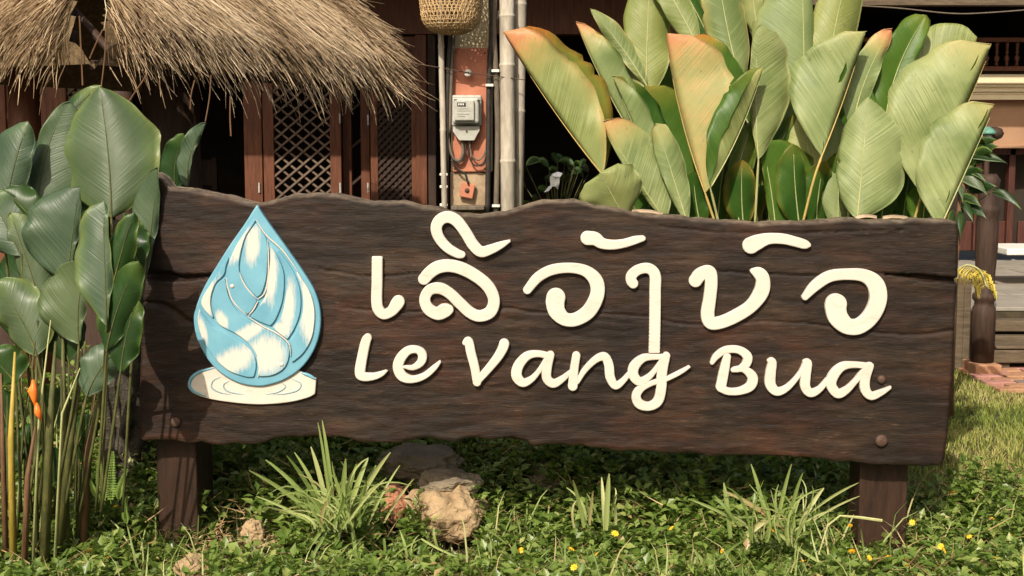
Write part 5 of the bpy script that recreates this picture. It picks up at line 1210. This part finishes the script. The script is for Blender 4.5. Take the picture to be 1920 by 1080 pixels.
MB().tube([P(1040, 350, 6.9), P(1045, 380, 7.0), P(1048, 420, 7.1)], .004, 6).build('stalk', M['stem_green'], wf)

# dracaena with sword leaves right of the big clump
dr = empty('sword_leaf_plant', (P(1805, 900, 7.0).x, 7.0, 0), 'dark sword-leaved plant between the big leaves and the column', 'plant')
MB().tube([(P(1776, 900, 7.0).x, 7.0, 0), P(1784, 560, 7.0), P(1806, 330, 7.0)], [.022, .02, .015], 9).build('trunk', M['cane_brown'], dr, True)
for X0, Y0, X1, Y1, w_, f_ in ((1805, 290, 1889, 306, 9, 't'), (1800, 315, 1850, 343, 7, 't'), (1795, 330, 1852, 366, 12, 'u'), (1820, 300, 1848, 262, 12, 't'), (1815, 295, 1872, 275, 14, 't'), (1860, 360, 1915, 394, 8, 't'), (1800, 370, 1840, 388, 8, 't'), (1795, 345, 1806, 382, 6, 'u'), (1825, 310, 1860, 285, 16, 't'),
                               (1810, 320, 1870, 262, 14, 't'), (1805, 350, 1845, 320, 12, 't'), (1800, 380, 1825, 420, 8, 't'), (1808, 390, 1850, 410, 9, 't'), (1815, 360, 1870, 350, 11, 't'), (1800, 360, 1790, 300, 10, 't'), (1806, 400, 1800, 450, 9, 't'), (1790, 400, 1780, 440, 8, 't')):
    leaf(dr, (X0, Y0), ((X0 + X1) / 2, min(Y0, Y1) - 4), (X1, Y1), 7.0, 6.9, FL(w_, 0, 15), FL(w_, 0, 15), M['leaf_under_b'], M['leaf_top_b'], face=f_, ns=10, nh=3, stalk_mat='stem_green', stalk_r=.003, wav=.002, blunt=1.7, peak=.28, stalk=[(1800, 400, 7.0)])
# lantern
ln = empty('garden_lantern', (P(1852, 700, 9.2).x, 9.2, 0), 'garden lantern with green cap above the sword-leaved plant', 'lantern')
M['green_metal'] = natural('green_metal', (.07, .20, .15), (.12, .28, .21), 20, rough=.45)
q = P(1852, 252, 9.2); MB().tube([(q.x, 9.2, .38), (q.x, 9.2, q.z - .02)], .02, 10).build('pole', M['timber_dark'], ln)
MB().lathe((q.x, 9.2, q.z), [(.055, 0), (.06, .012), (.04, .035), (.012, .055)], 16).build('cap', M['green_metal'], ln, True)
q2 = P(1862, 252, 9.3); MB().lathe((q2.x, 9.3, q2.z - .045), [(.02, 0), (.06, .02), (.075, .05), (.06, .085), (.02, .10)], 16).build('globe', M['timber_dark'], ln, True)
MB().lathe((q.x, 9.2, q.z - .06), [(.03, 0), (.035, .02), (.03, .058)], 14).build('glass', M['meter'], ln, True)
# yellow palm frond
pf = empty('palm_seedling', (P(1800, 900, 6.4).x, 6.4, 0), 'yellowing palm frond hanging in front of the turned column', 'palm')
M['palm_y'] = natural('yellow_palm', (.42, .34, .04), (.60, .46, .09), 20, rough=.5, bump=.05)
rach = catmull([P(1795, 505, 6.4)[:], P(1815, 497, 6.38)[:], P(1838, 508, 6.36)[:], P(1850, 538, 6.34)[:]], 7)
MB().tube([(P(1770, 900, 6.4).x, 6.4, 0), P(1772, 600, 6.4)] + [Vector(q) for q in rach], .005, 6).build('stalk', M['stalk'], pf, True)
for i in range(2, len(rach)):
    for sg in (-1, 1):
        c = Vector(rach[i]); a = random.uniform(.15, .5) * sg + .15; L_ = PX(random.uniform(30, 58) * (1 - .35 * i / len(rach)), 6.4); e_ = c + Vector((sg * L_ * .45 + .01, random.uniform(-.03, .03), -L_ * .9)); m_ = (c + e_) / 2 + Vector((sg * .02, 0, .015)); w_ = PX(5, 6.4)
        S_ = Vector((w_ * .5, 0, 0))
        mesh('leaflet', [c, m_ - S_, m_ + Vector((0, .003, 0)), m_ + S_, e_], [(0, 1, 2), (0, 2, 3), (1, 4, 2), (2, 4, 3)], M['palm_y'], pf)
# overhead wire at the upper right
cable([(1560, 8), (1680, 15), (1780, 25), (1850, 24), (1980, 14)], .006, 'grey_pipe', 'thin wire sagging across the dark balcony', 11.2, 'wire', 'wire', 'wires')
